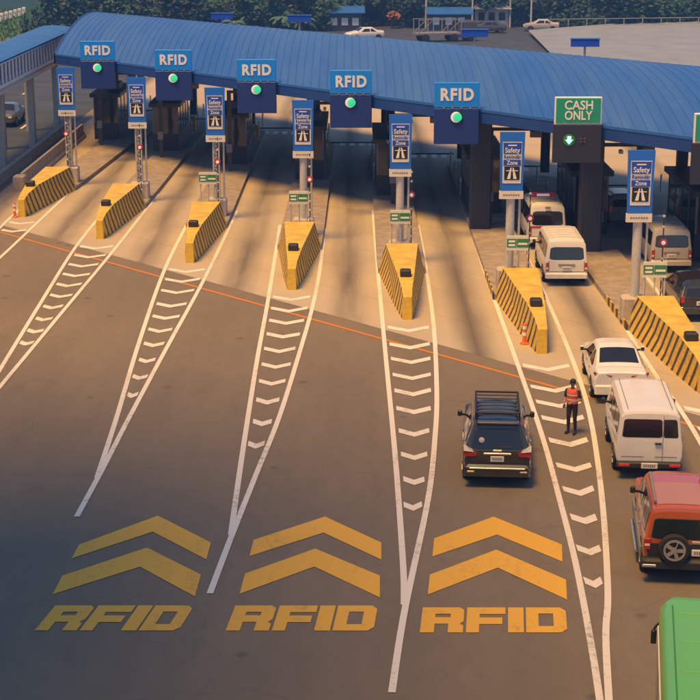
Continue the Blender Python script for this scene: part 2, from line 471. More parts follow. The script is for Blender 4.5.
CHEV = [[79.0, 77.0], [73.0, 71.1, 69.2, 67.3, 65.4, 63.5, 61.6, 59.7, 57.9, 56.2],
        [68.1, 66.2, 64.2, 61.9, 59.95, 58.0, 56.0, 53.9, 51.85, 49.8], [63.0, 61.1, 59.2, 57.2, 55.2, 53.2, 51.2, 49.1, 46.9, 44.8],
        [58.1, 55.7, 53.8, 51.85, 50.0, 48.1, 45.9, 43.8, 41.75, 39.8], [52.9, 50.4, 48.75, 47.1, 44.95, 42.8, 40.9, 38.85, 36.8, 34.85], [48.0, 46.0, 44.0]]
ORD = ['first', 'second', 'third', 'fourth', 'fifth', 'sixth', 'seventh']
for i, (l, r) in enumerate(GORES):
    g = thing('gore_marking', 'white chevron wedge painted in front of the %s toll island from the left' % ORD[i], None, (0, 0, 0), kind='structure', group='painted gore wedges before the islands')
    ribbon('edge_line', l, 0.15, 0.0125, 'line_white', g); ribbon('edge_line', r, 0.15, 0.0165, 'line_white', g)
    for y in CHEV[i]:
        xl, xr = xat(l, y + 0.3), xat(r, y + 0.3)
        if xl is None or xr is None: continue
        gap = 0.17 if (xr - xl) > 0.9 else 0.12
        xl += gap; xr -= gap
        if xr - xl < 0.18: continue
        xm = (xl + xr) / 2; t = 0.43 + random.uniform(-0.03, 0.03); dp = 0.27 * (xr - xl) + 0.1
        jit = random.uniform(-0.05, 0.05)
        vs = [(xl, y + dp, 0.0125), (xm, y - 0.05, 0.0125), (xr, y + dp + jit, 0.0125), (xr, y + dp + t + jit, 0.0125), (xm, y + t - 0.05, 0.0125), (xl, y + dp + t, 0.0125)]
        me = bpy.data.meshes.new('chevron'); me.from_pydata(vs, [], [(0, 1, 4, 5), (1, 2, 3, 4)]); me.materials.append(M['line_white'])
        link('chevron', me, g)
# yellow lane arrows and lettering
CH = [([(-6.62, 37.43), (-4.93, 39.4), (-3.43, 37.57), (-3.45, 36.49), (-4.93, 38.29), (-6.66, 36.55)], [(-6.70, 35.51), (-4.95, 37.24), (-3.50, 35.58), (-3.52, 34.32), (-4.97, 36.05), (-6.74, 34.44)]),
      ([(-2.40, 37.75), (-0.68, 39.34), (0.72, 37.57), (0.70, 36.49), (-0.70, 38.23), (-2.44, 36.70)], [(-2.48, 35.64), (-0.88, 37.18), (0.65, 35.52), (0.63, 34.27), (-0.88, 36.06), (-2.53, 34.47)]),
      ([(2.02, 37.85), (3.60, 39.34), (5.10, 37.45), (4.98, 36.37), (3.58, 38.1), (1.92, 36.68)], [(1.81, 35.58), (3.48, 37.12), (4.93, 35.29), (4.81, 34.16), (3.42, 36.0), (1.71, 34.44)])]
TX = [(-6.71, -3.63, 32.52, 33.83, -0.02), (-2.62, 0.54, 32.52, 33.83, 0.02), (1.53, 4.68, 32.43, 33.73, 0.05)]
LET = {  # block letters on a unit square, as convex pieces
 'R': [[(0, 0), (.32, 0), (.32, 1), (0, 1)], [(.32, .74), (.68, .74), (.88, 1), (.32, 1)], [(.68, .60), (.99, .60), (.99, .90), (.88, 1), (.68, .74)],
       [(.32, .34), (.90, .34), (.99, .44), (.99, .60), (.32, .60)], [(.64, 0), (.99, 0), (.99, .27), (.90, .34), (.64, .34)]],
 'F': [[(0, 0), (.33, 0), (.33, 1), (0, 1)], [(.33, .73), (1, .73), (1, 1), (.33, 1)], [(.33, .33), (.92, .33), (.92, .59), (.33, .59)]],
 'I': [[(0, 0), (1, 0), (1, 1), (0, 1)]],
 'D': [[(0, 0), (.31, 0), (.31, 1), (0, 1)], [(.31, .75), (.68, .75), (.86, 1), (.31, 1)], [(.31, 0), (.86, 0), (.68, .25), (.31, .25)], [(.68, .25), (.86, 0), (1, .14), (1, .86), (.86, 1), (.68, .75)]]}
for i in range(3):
    g = thing('lane_lettering', 'yellow RFID lettering with two arrow chevrons on asphalt, %s from the left' % ['first', 'second', 'last'][i], None, kind='structure', group='yellow lane lettering')
    for poly in CH[i]:
        a, t, b, c, m_, d = poly
        me = bpy.data.meshes.new('arrow_chevron'); me.from_pydata([(x, y, 0.0125) for x, y in poly], [], [(0, 5, 4, 1), (1, 4, 3, 2)]); me.materials.append(M['line_yellow'])
        link('arrow_chevron', me, g)
    x0, x1, y0, y1, sk = TX[i]; W = x1 - x0
    lay = [('R', 0, .295), ('F', .312, .58), ('I', .598, .706), ('D', .722, 1.0)]
    for ch, a, b in lay:
        mb = MB()
        for poly in LET[ch]:
            mb.add([(x0 + W * (a + (b - a) * u) + (v * (0.22 if i == 0 else 0.12)) - 0.08, y0 + (y1 - y0) * v, 0.0125) for u, v in poly], [tuple(range(len(poly)))])
        mb.build('letter', 'line_yellow', g)
ol = ribbon('orange_line', [(-24, edge_y(-24) - 27.3), (-17, apron_y(-17) - 1.45), (0, apron_y(0) - 1.45), (14, apron_y(14) - 1.45)][1:], 0.17, 0.009, 'line_orange', None, False)  # graphic overlay line, laid flat on the asphalt as a strip
tag(ol, 'thin orange graphic line laid over the asphalt beside the concrete apron edge', kind='structure')
for x, y, l in [(-23.0, 114.6, 3.0), (-23.3, 129.3, 3.2), (-23.0, 99.5, 3.0), (-23.4, 145, 3.2), (-27.0, 121, 3), (-27.0, 136, 3), (-27, 106, 3), (-27.2, 152, 3)]:
    o = MB().b2((x - .08, y, 0.006), (x + .08, y + l, 0.012)).build('lane_dash', 'line_white')
    tag(o, 'short white lane dash on the side roadway beyond the covered walkway', kind='structure', group='side road lane dashes')
for xl in (-9.3, -4.7, -0.1, 4.35, 8.85):
    yb = edge_y(xl) + 24.0
    for k in range(5):
        o = MB().b2((xl - 1.3 + k * 0.62, yb, 0.006), (xl - 1.3 + k * 0.62 + 0.34, yb + 1.5, 0.0125)).build('stop_bar', 'line_white')
        tag(o, 'white block of the dashed bar across a lane behind the canopy', kind='structure', group='dashed bars across the lanes')

# ---------------------------------------------------------------- toll islands
IS = [(-16.43, 81.0, -16.0), (-11.72, 75.4, -11.55), (-7.03, 70.1, -7.0), (-2.42, 64.9, -2.36), (2.08, 59.95, 2.1), (6.58, 55.1, 6.6), (11.2, 50.3, 11.05)]
def make_island():
    root = thing('toll_island', '', 'island')
    L = 8.3
    # stations: y, half width base, half width top, height
    st = [(0.0, 0.16, 0.15, 0.02), (0.16, 0.20, 0.17, 0.92), (0.75, 0.27, 0.20, 1.06), (2.4, 0.46, 0.33, 1.24), (L, 0.98, 0.68, 1.24)]
    side = MB(); top = MB(); nose = MB()
    for (y0, b0, t0, h0), (y1, b1, t1, h1) in zip(st[1:-1], st[2:]):
        for s in (-1, 1):
            side.add([(s * b0, y0, 0), (s * b1, y1, 0), (s * t1, y1, h1), (s * t0, y0, h0)], [(0, 1, 2, 3)])
        top.add([(-t0, y0, h0), (t0, y0, h0), (t1, y1, h1), (-t1, y1, h1)], [(0, 1, 2, 3)])
    side.add([(-.98, L, 0), (.98, L, 0), (.68, L, 1.24), (-.68, L, 1.24)], [(0, 1, 2, 3)])
    (ya, ba, ta, ha), (yb, bb, tb, hb) = st[0], st[1]
    nose.add([(-.17, -.02, 0), (.17, -.02, 0), (.20, .16, 0), (-.20, .16, 0), (-.15, .04, .86), (.15, .04, .86), (.17, .16, .92), (-.17, .16, .92)],
             [(0, 1, 5, 4), (1, 2, 6, 5), (4, 5, 6, 7), (3, 0, 4, 7)])
    side.build('striped_side', 'hazard_side', root)
    top.build('top_panel', 'barrier_yellow', root)
    nose.build('nose_cap', 'nose_yellow', root)
    MB().box((-0.02, 2.15, 1.335), (0.42, 0.40, 0.26), chamfer=0.04).build('sensor_box', 'trim_black', root)
    # kerbed base that carries on under the canopy
    mb = MB(); poly = [(-.99, 8.0), (.99, 8.0), (1.02, 11), (1.02, 42), (-1.02, 42), (-1.02, 11)]
    mb.prism(poly, 0, 0.22); mb.build('kerb', 'curb', root)
    return root
proto = make_island()
ISL = ['nearest the covered walkway, leftmost', 'second from the left', 'third from the left', 'fourth from the left, middle of the row', 'fifth from the left', 'beside the traffic officer, sixth from the left', 'at the right edge, largest']
for i, (x, y, xr) in enumerate(IS):
    o = proto if i == 0 else copy_tree(proto)
    o.location = (x, y, 0.005); o.rotation_euler.z = -math.atan2(xr - x, 8.3)
    if i > 4: MB().b2((-1.055, 8.05, 0.0), (-1.015, 12.5, 0.30)).build('kerb_stripe', 'hazard_curb', o)
    tag(o, 'yellow wedge toll island with black hazard stripes, ' + ISL[i], None, 'toll islands in a staggered row')

# tall blue lane signs
def sign_post(i, x, y):
    t = thing('lane_sign', 'tall blue sign with road symbol on a %s post, %s from the left' % ('lattice' if i < 3 else 'grey', ORD[i]), 'sign', (x, y, 0.22), 0, 'tall blue signs on the islands')
    if i < 3:
        mb = MB()
        for dx in (-.14, .14):
            for dy in (-.12, .12): mb.bar((dx, dy, 0.3), (dx, dy, 5.9), .05, .05)
        for k in range(14):
            z = .5 + k * .38
            mb.bar((-.14, -.12, z), (.14, -.12, z + .19), .03, .03); mb.bar((.14, -.12, z + .19), (-.14, -.12, z + .38), .03, .03)
        mb.build('lattice_pole', 'pale_steel', t)
        MB().box((0, 0, 2.9), (.20, .17, 5.4)).build('pole_core', 'grey_steel', t)
    else:
        MB().lathe((0, 0, 0.3), [(.20, 0), (.20, .1), (.175, .12), (.165, 5.6), (.1, 5.62)], n=16).build('pole', 'pale_steel', t, smooth=40)
    MB().box((0, 0.05, .42), (.95, .7, .85), chamfer=.06).build('plinth', 'plinth', t)
    MB().tube((.36, .05, .3), (.36, .05, 4.6), .045, n=8).build('conduit', 'pale_steel', t)
    # board: z 3.95..6.25 above kerb
    b = MB().slab([(-.44, -.24, 3.98), (.44, -.24, 3.98), (.49, -.24, 6.28), (-.49, -.24, 6.28)], (0, .12, 0)).build('board', 'sign_blue', t)
    MB().slab([(-.36, -.262, 4.28), (.36, -.262, 4.28), (.38, -.262, 5.9), (-.38, -.262, 5.9)], (0, .018, 0)).build('board_field', 'white_paint', b)
    MB().slab([(-.34, -.276, 5.44), (.34, -.276, 5.44), (.36, -.276, 5.87), (-.36, -.276, 5.87)], (0, .012, 0)).build('text_panel', 'sign_royal', b)
    MB().slab([(-.34, -.276, 4.97), (.34, -.276, 4.97), (.34, -.276, 5.20), (-.34, -.276, 5.20)], (0, .012, 0)).build('text_panel', 'sign_royal', b)
    lettering('lettering', 'Safety', .27, 'white_letter', b, (0, -.285, 5.57), .58, bold=.012)
    MB().box((0, -.281, 5.77), (.34, .01, .045)).build('text_line', 'white_letter', b)
    lettering('lettering', 'Reminder', .20, 'sign_royal', b, (0, -.268, 5.315), .66, bold=.006)
    lettering('lettering', 'Zone', .22, 'white_letter', b, (0, -.285, 5.085), .42, bold=.012)
    MB().b2((-.30, -.276, 4.42), (.30, -.264, 4.94)).build('symbol_panel', 'icon_black', b)
    s = MB()
    s.slab([(-.19, -.282, 4.46), (-.06, -.282, 4.46), (-.02, -.282, 4.90), (-.06, -.282, 4.90)], (0, .006, 0))
    s.slab([(.06, -.282, 4.46), (.19, -.282, 4.46), (.06, -.282, 4.90), (.02, -.282, 4.90)], (0, .006, 0))
    s.box((0, -.284, 4.78), (.46, .006, .03))
    s.build('road_symbol', 'white_letter', b)
    p = MB().b2((-.47, -.25, 3.66), (.47, -.11, 3.975)).build('base_plate', 'white_paint', t)
    m2 = MB()
    for k in range(7): m2.b2((-.32 + k * .095, -.258, 3.79), (-.255 + k * .095, -.248, 3.85))
    m2.build('text_line', 'trim_grey', p)
    return t
SIGN = [(-15.55, 90.5), (-11.05, 85.3), (-6.63, 80.3), (-2.22, 75.0), (2.05, 69.7), (6.24, 64.2), (10.42, 59.3)]
for i, (x, y) in enumerate(SIGN): sign_post(i, x, y)

# red lane lamps with a beaded marker string
for i, (x, y) in enumerate(SIGN):
    dx = [-.05, .12, .1, .3, .52, .86, 1.1][i]
    t = thing('lane_lamp', 'round red lamp on thin beaded post beside the %s tall blue sign from left' % ORD[i], 'lamp', (x + dx, y + (0.75 if i > 3 else -.42), .22), 0, 'red lane lamps')
    MB().tube((0, 0, 0), (0, 0, 3.9), .025, n=6).build('post', 'dark_steel', t)
    MB().lathe((0, -.03, 2.72), [(.155, .02), (.155, -.05), (.11, -.07)], 'y', 16).build('housing', 'lamp_red_off', t, smooth=40)
    MB().lathe((0, -.10, 2.72), [(.08, .0), (.08, -.02), (.04, -.03)], 'y', 12).build('lens', 'lamp_white', t, smooth=40)
    for k in range(9):
        if 5 <= k <= 6: continue
        MB().lathe((0, 0, .5 + k * .40), [(.02, -.05), (.055, -.03), (.055, .03), (.02, .05)], 'z', 8).build('bead', 'bead', t)

# little green notice boards
for i, (x, y) in {2: (-7.0, 79.5), 3: (-2.42, 74.0), 4: (2.05, 69.2), 5: (6.50, 63.6), 6: (11.02, 58.7)}.items():
    t = thing('notice_board', 'small green and white notice board on legs, on the %s island from the left' % ORD[i], 'sign', (x, y, .22), 0, 'green notice boards')
    z = 1.98
    b = MB().b2((-.43, -.03, z - .29), (.43, .03, z + .29)).build('board', 'white_paint', t)
    MB().b2((-.42, -.042, z - .17), (-.05, -.02, z + .17)).build('green_panel', 'sign_green', b)
    MB().b2((-.03, -.042, z - .17), (.42, -.02, z + .17)).build('green_panel', 'sign_green', b)
    for (a, c, d) in ((-.36, -.1, .07), (-.36, -.1, -.08), (.02, .38, -.03)):
        MB().b2((a, -.05, z + d - .04), (c, -.04, z + d + .04)).build('text_line', 'white_letter', b)
    for lx in (-.36, .02, .38): MB().tube((lx, .05, 0), (lx, .05, z + .2), .032, n=8).build('leg', 'pale_steel', t)

# ---------------------------------------------------------------- canopy
def roof_z(v): return 6.0 + 1.62 * (1 - ((v - 14.0) / 14.0) ** 2)
canopy = thing('toll_canopy', 'long blue curved metal canopy roof spanning all the toll lanes', 'canopy', (0, 0, 0))
PW = 0.42; NS = 14
X0, X1 = -18.5, 26.0
mb = MB()
def panel_section(x, dz): return [(x, 28.0 * k / NS, roof_z(28.0 * k / NS) + dz) for k in range(NS + 1)]
sk = -1.187 * PW
secs = []
for fx, dz in ((0, 0.0), (.012, .026), (.034, .026), (.046, 0.0), (PW - .004, 0.0)):
    secs.append([(fx, v - 1.187 * fx, z) for _, v, z in panel_section(0, dz)])
for a, b in zip(secs[:-1], secs[1:]):
    n = len(a); mb.add(a + b, [(k, k + 1, n + k + 1, n + k) for k in range(n - 1)])
panel_me = mb.mesh('roof_panel', 'roof_blue')
x = X0
while x < X1:
    link('roof_panel', panel_me, canopy, (x, edge_y(x), 0)); x += PW
# soffit, fascias, gable ends
def edge_strip(mb, v, z0, z1, th):
    a = (X0, edge_y(X0) + v); b = (X1, edge_y(X1) + v)
    mb.add([(a[0], a[1], z0), (b[0], b[1], z0), (b[0], b[1], z1), (a[0], a[1], z1), (a[0], a[1] + th, z0), (b[0], b[1] + th, z0), (b[0], b[1] + th, z1), (a[0], a[1] + th, z1)],
           [(0, 1, 2, 3), (4, 7, 6, 5), (0, 4, 5, 1), (3, 2, 6, 7), (0, 3, 7, 4), (1, 5, 6, 2)])
mb = MB(); edge_strip(mb, -.06, 5.42, 5.93, .12); mb.build('front_fascia', 'fascia_blue', canopy)
mb = MB(); edge_strip(mb, -.10, 5.93, 6.05, .16); mb.build('gutter', 'walk_roof', canopy)
mb = MB(); edge_strip(mb, 27.94, 5.42, 6.0, .12); mb.build('rear_fascia', 'fascia_blue', canopy)
mb = MB(); mb.add([(X0, edge_y(X0) + .06, 5.45), (X1, edge_y(X1) + .06, 5.45), (X1, edge_y(X1) + 27.9, 5.45), (X0, edge_y(X0) + 27.9, 5.45)], [(0, 1, 2, 3)]); mb.build('soffit', 'soffit', canopy)
for X, th in ((X0 - .12, .12), (X1, .12)):
    mb = MB(); e = edge_y(X)
    for k in range(NS):
        v0, v1 = 28 * k / NS, 28 * (k + 1) / NS
        vs = [(X, e + v0, 5.42), (X, e + v1, 5.42), (X, e + v1, roof_z(v1) + .06), (X, e + v0, roof_z(v0) + .06)]
        mb.add(vs + [(a + th, b, c) for a, b, c in vs], [(0, 1, 2, 3), (4, 7, 6, 5), (3, 2, 6, 7), (0, 4, 5, 1)])
    mb.build('gable_trim', 'fascia_blue', canopy)
for i, (x, y, xr) in enumerate(IS + [(15.7, 45.5, 15.6)]):
    for v in ((2.2, 14.0, 25.0) if i > 4 else (11.0, 25.0)):
        xx = xr + (-.55 if i > 4 and v < 3 else 0.0)
        cw = .95 if i > 4 and v < 3 else .5
        MB().box((xx, edge_y(xx) + v, 2.83), (cw, cw, 5.22), chamfer=.05).build('column', 'panel_black', canopy)

# lamp housings standing on the roof
for (x, y, w) in [(-3.35, 107.0, 1.5), (6.95, 95.0, 1.5), (12.4, 89.0, 1.5), (-9.1, 117.5, 1.5)]:
    v = y - edge_y(x)
    t = thing('roof_light_box', 'dark blue box light on a short post on the canopy ridge, %s' % {-3.35: 'second from left', 6.95: 'third from left', 12.4: 'rightmost', -9.1: 'leftmost'}[x], 'light', (x, y, roof_z(v) + .03), 0, 'box lights on the canopy ridge')
    MB().tube((0, 0, 0), (0, 0, .55), .06, n=8).build('post', 'grey_steel', t)
    MB().box((0, 0, .74), (w, .35, .38), chamfer=.04).build('housing', 'sign_royal', t)
    MB().box((0, 0, .96), (w * 1.04, .42, .05)).build('cap', 'walk_roof', t)

# ---------------------------------------------------------------- overhead lane boards
BO = [(-15.01, 'RFID'), (-9.90, 'RFID'), (-4.96, 'RFID'), (-0.05, 'RFID'), (4.75, 'RFID'), (9.49, 'CASH'), (14.21, 'CASH')]
for i, (x, kind) in enumerate(BO):
    y = edge_y(x) - 1.55
    lab = ('light blue RFID board over a navy signal panel, %s from the left' % ORD[i]) if kind == 'RFID' else ('green CASH ONLY board with white frame and arrow signal' if i == 5 else 'green cash lane board cut off by the right edge')
    t = thing('overhead_board', lab, 'sign', (x, y, 0), 0, 'lane boards along the canopy edge')
    pm = 'panel_navy' if kind == 'RFID' else 'panel_black'
    p = MB().box((0, .15, 5.30), (2.04, .30, 1.62), chamfer=.03).build('signal_panel', pm, t)
    MB().box((0, .17, 6.12), (1.9, .2, .06)).build('joint_bar', 'dark_steel', t)
    for k in range(4): MB().box((-.6 + .4 * k, -.0, 6.135), (.06, .06, .06)).build('bracket', 'grey_steel', t)
    for s in (-1, 1): MB().bar((s * .7, .3, 5.7), (s * .7, 1.56, 5.7), .1, .1).build('support_arm', 'dark_steel', t)
    if kind == 'RFID':
        b = MB().box((0, .13, 6.71), (2.04, .16, 1.12), chamfer=.02).build('board', 'board_blue', t)
        lettering('lettering', 'RFID', .74, 'white_letter', b, (0, .035, 6.70), 1.50, bold=.040, spacing=1.16)
        MB().lathe((0, -.02, 5.72), [(.30, .03), (.30, -.02), (.25, -.05)], 'y', 20).build('lamp_rim', 'trim_black', p, smooth=40)
        MB().lathe((-.035, -.06, 5.72), [(.245, .03), (.245, -.01), (.15, -.03)], 'y', 20).build('lamp_reflector', 'lamp_white', p, smooth=40)
        MB().lathe((.03, -.095, 5.72), [(.20, .03), (.20, -.01), (.12, -.03)], 'y', 20).build('lamp', 'lamp_green', p, smooth=40)
    else:
        b = MB().box((0, .13, 6.68), (1.98, .14, 1.14), chamfer=.02).build('board', 'white_letter', t)
        MB().b2((-.93, .03, 6.17), (.93, .07, 7.19)).build('board_face', 'board_green', b)
        lettering('lettering', 'CASH', .52, 'white_letter', b, (0.02, .022, 6.89), 1.18, bold=.018)
        lettering('lettering', 'ONLY', .52, 'white_letter', b, (0, .022, 6.46), 1.16, bold=.018)
        MB().lathe((-.36, -.02, 5.45), [(.25, .03), (.25, -.02), (.21, -.03)], 'y', 20).build('lamp_rim', 'sign_green', p, smooth=40)
        a = MB(); a.slab([(-.44, -.07, 5.62), (-.44, -.07, 5.47), (-.53, -.07, 5.47), (-.36, -.07, 5.27), (-.19, -.07, 5.47), (-.28, -.07, 5.47), (-.28, -.07, 5.62)], (0, .02, 0)); a.build('arrow', 'lamp_arrow', p)
        a = MB(); a.bar((.10, -.03, 5.35), (.34, -.03, 5.55), .02, .07); a.bar((.10, -.03, 5.55), (.34, -.03, 5.35), .02, .07); a.build('cross', 'dim_amber', p)

# ---------------------------------------------------------------- toll booths and boom barriers
for i, (x, y, xr) in enumerate(IS + [(15.7, 45.5, 15.6)]):
    yb = edge_y(xr) + 6.5
    lab = 'dark toll booth under the canopy on the %s island from the left' % (ORD + ['eighth'])[i]
    t = thing('toll_booth', lab, 'booth', (xr, yb, .225), 0, 'toll booths under the canopy')
    BL_ = 6.4  # booths drawn out to help darken the space under the canopy
    MB().b2((-.80, 0, 0), (.80, BL_, 1.05)).build('base_wall', 'booth_wall', t)
    for sx in (-.76, .76):
        for q in range(5): MB().b2((sx - .04, .04 + q * 1.58 - .04, 1.05), (sx + .04, .04 + q * 1.58 + .04, 2.75)).build('window_post', 'trim_grey', t)
    for s in (-1, 1):
        for k in range(4): MB().b2((s * .76 - .012, .08 + 1.58 * k, 1.05), (s * .76 + .012, 1.58 + 1.58 * k, 2.75)).build('window_pane', 'booth_glass', t)
    for yq in (.04, BL_ - .04): MB().b2((-.72, yq - .012, 1.05), (.72, yq + .012, 2.75)).build('window_pane', 'booth_glass', t)
    MB().b2((-.98, -.35, 2.75), (.98, BL_ + .3, 2.98)).build('roof', 'booth_wall', t)
    MB().box((.2, BL_ * .5, 3.2), (.8, 1.6, .42), chamfer=.04).build('cooling_unit', 'trim_grey', t)
    # antenna and camera gantry, added to darken the space under the canopy
    q = thing('shade_gantry', 'dark gantry with antenna box, added for shade before the %s booth from left' % (ORD + ['eighth'])[i], 'gantry', (xr, yb - 2.6, .225), 0, 'added gantries under the canopy')
    MB().b2((-.11, -.11, 0), (.11, .11, 4.6)).build('mast', 'dark_steel', q)
    MB().b2((-.11, -.08, 4.45), (2.4, .08, 4.6)).build('arm', 'dark_steel', q)
    MB().box((2.1, -.02, 4.3), (.5, .34, .3), chamfer=.03).build('antenna_box', 'trim_grey', q)
    MB().box((0, -.2, 1.35), (.34, .2, .5), chamfer=.03).build('card_reader', 'trim_grey', q)
    MB().box((.9, .15, 4.2), (.16, .36, .16), chamfer=.02).build('camera_housing', 'white_paint', q)
    if i in (4, 5, 6):
        lettering('lane_number', 'W0%d' % (7 - i), .30, 'white_paint', t, (0, -.36, 2.86), .6)
    bx = xr + 1.25; by = yb + 9.0 + (i % 3) * .6
    t = thing('boom_barrier', 'striped boom barrier across the lane right of the %s booth from the left' % (ORD + ['eighth'])[i], 'barrier', (bx - .45, by, .225), 0, 'boom barriers in the lanes')
    MB().box((0, 0, .5), (.35, .35, 1.0), chamfer=.03).build('cabinet', 'nose_yellow', t)
    MB().b2((.2, -.24, .78), (3.0, -.18, .86)).build('boom', 'dark_steel', t)
    # lane edge reflector posts
    for k in range(6):
        q = thing('marker_post', 'thin pale marker post on the %s kerb from left, %s post from the front' % ((ORD + ['eighth'])[i], ORD[k]), 'post', (xr + (.85 if k % 2 else -.85), edge_y(xr) + 12 + 2.3 * k, .225), 0, 'marker posts along the booths')
        MB().tube((0, 0, 0), (0, 0, .95), .05, n=8).build('stem', 'pale_steel', q)
        MB().tube((0, 0, .7), (0, 0, .85), .056, n=8).build('reflector', 'white_letter', q)

# ---------------------------------------------------------------- covered walkway on the left
walk = thing('covered_walkway', 'blue roofed raised walkway with grey slatted screen left of the canopy', 'walkway', (0, 0, 0))
wy0, wy1 = 56.0, 119.0
MB().b2((-22.4, wy0, 4.55), (-20.0, wy1, 4.95)).build('deck', 'louver_grey', walk)
MB().b2((-20.06, wy0, 4.955), (-19.9, wy1, 5.10)).build('bottom_rail', 'louver_grey', walk)
MB().b2((-20.06, wy0, 6.25), (-19.9, wy1, 6.40)).build('top_rail', 'louver_grey', walk)
MB().b2((-19.98, wy0, 4.60), (-19.88, wy1, 4.80)).build('lower_flange', 'pale_steel', walk)
sl = MB().b2((-.05, -.16, 5.10), (.03, .16, 6.25)).mesh('slat', 'louver_grey')
y = wy0 + .4
while y < wy1 - .3:
    link('slat', sl, walk, (-19.98, y, 0)); y += 1.02
MB().b2((-20.9, wy0, 4.96), (-20.85, wy1, 6.3)).build('inner_wall', 'walk_roof', walk)
mb = MB()
prof = [(-19.75, 6.48), (-20.1, 6.58), (-20.8, 6.68), (-21.5, 6.70), (-22.1, 6.64), (-22.6, 6.48)]
for (xa, za), (xb, zb) in zip(prof[:-1], prof[1:]):
    mb.add([(xa, wy0, za), (xb, wy0, zb), (xb, wy1 + 1, zb), (xa, wy1 + 1, za), (xa, wy0, za - .09), (xb, wy0, zb - .09), (xb, wy1 + 1, zb - .09), (xa, wy1 + 1, za - .09)], [(0, 3, 2, 1), (4, 5, 6, 7), (0, 1, 5, 4), (2, 3, 7, 6)])
mb.build('roof', 'walk_roof', walk, smooth=30)
for yy in (59, 68, 77, 86, 95.3, 104.6, 113.5):
    MB().box((-20.25, yy, 2.28), (.42, .42, 4.56), chamfer=.04).build('column', 'grey_steel', walk)
    MB().box((-22.15, yy, 2.28), (.42, .42, 4.56), chamfer=.04).build('column', 'grey_steel', walk)
# concrete barrier and low side wall
bar = thing('concrete_barrier', 'long grey concrete barrier ending in a block beside the leftmost island', 'barrier', (-18.05, 88.6, 0))
mb = MB(); prof = [(-.24, 0), (.24, 0), (.24, .16), (.10, .34), (.08, .86), (-.08, .86), (-.10, .34), (-.24, .16)]
for k in range(6):
    ya, yb_ = .9 + k * 3.5, .9 + k * 3.5 + 3.47
    sg = MB(); n = len(prof)
    sg.add([(a, ya, b) for a, b in prof] + [(a, yb_, b) for a, b in prof], [tuple(range(n)), tuple(range(2 * n - 1, n - 1, -1))] + [(j, (j + 1) % n, n + (j + 1) % n, n + j) for j in range(n)])
    sg.build('segment', 'concrete', bar)
MB().box((0, .35, .42), (.62, .8, .84), chamfer=.06).build('end_block', 'concrete', bar)
w = thing('side_wall', 'low concrete wall between the toll lanes and the side road', 'wall', (-19.6, 60, 0))
for k in range(14): MB().b2((-.12, k * 4.0, 0), (.12, k * 4.0 + 3.97, .55)).build('wall_panel', 'concrete', w)
MB().b2((-.16, 0, .552), (.16, 56, .62)).build('coping', 'curb', w)

# orange delineator posts
for (x, y, lab) in [(-16.75, 80.9, 'orange and white delineator post at the leftmost island nose'), (6.10, 56.4, 'orange and white delineator post against the sixth island side')]:
    t = thing('delineator_post', lab, 'post', (x, y, .005), 0, 'orange delineator posts')
    MB().lathe((0, 0, 0), [(.15, 0), (.15, .05), (.08, .09)], n=14).build('base', 'cone_orange', t, smooth=35)
    MB().lathe((0, 0, .09), [(.075, 0), (.065, .62), (.03, .68)], n=14).build('tube', 'cone_orange', t, smooth=35)
    for z in (.32, .55): MB().tube((0, 0, z), (0, 0, z + .11), .08, .078, n=14).build('reflective_band', 'white_letter', t)

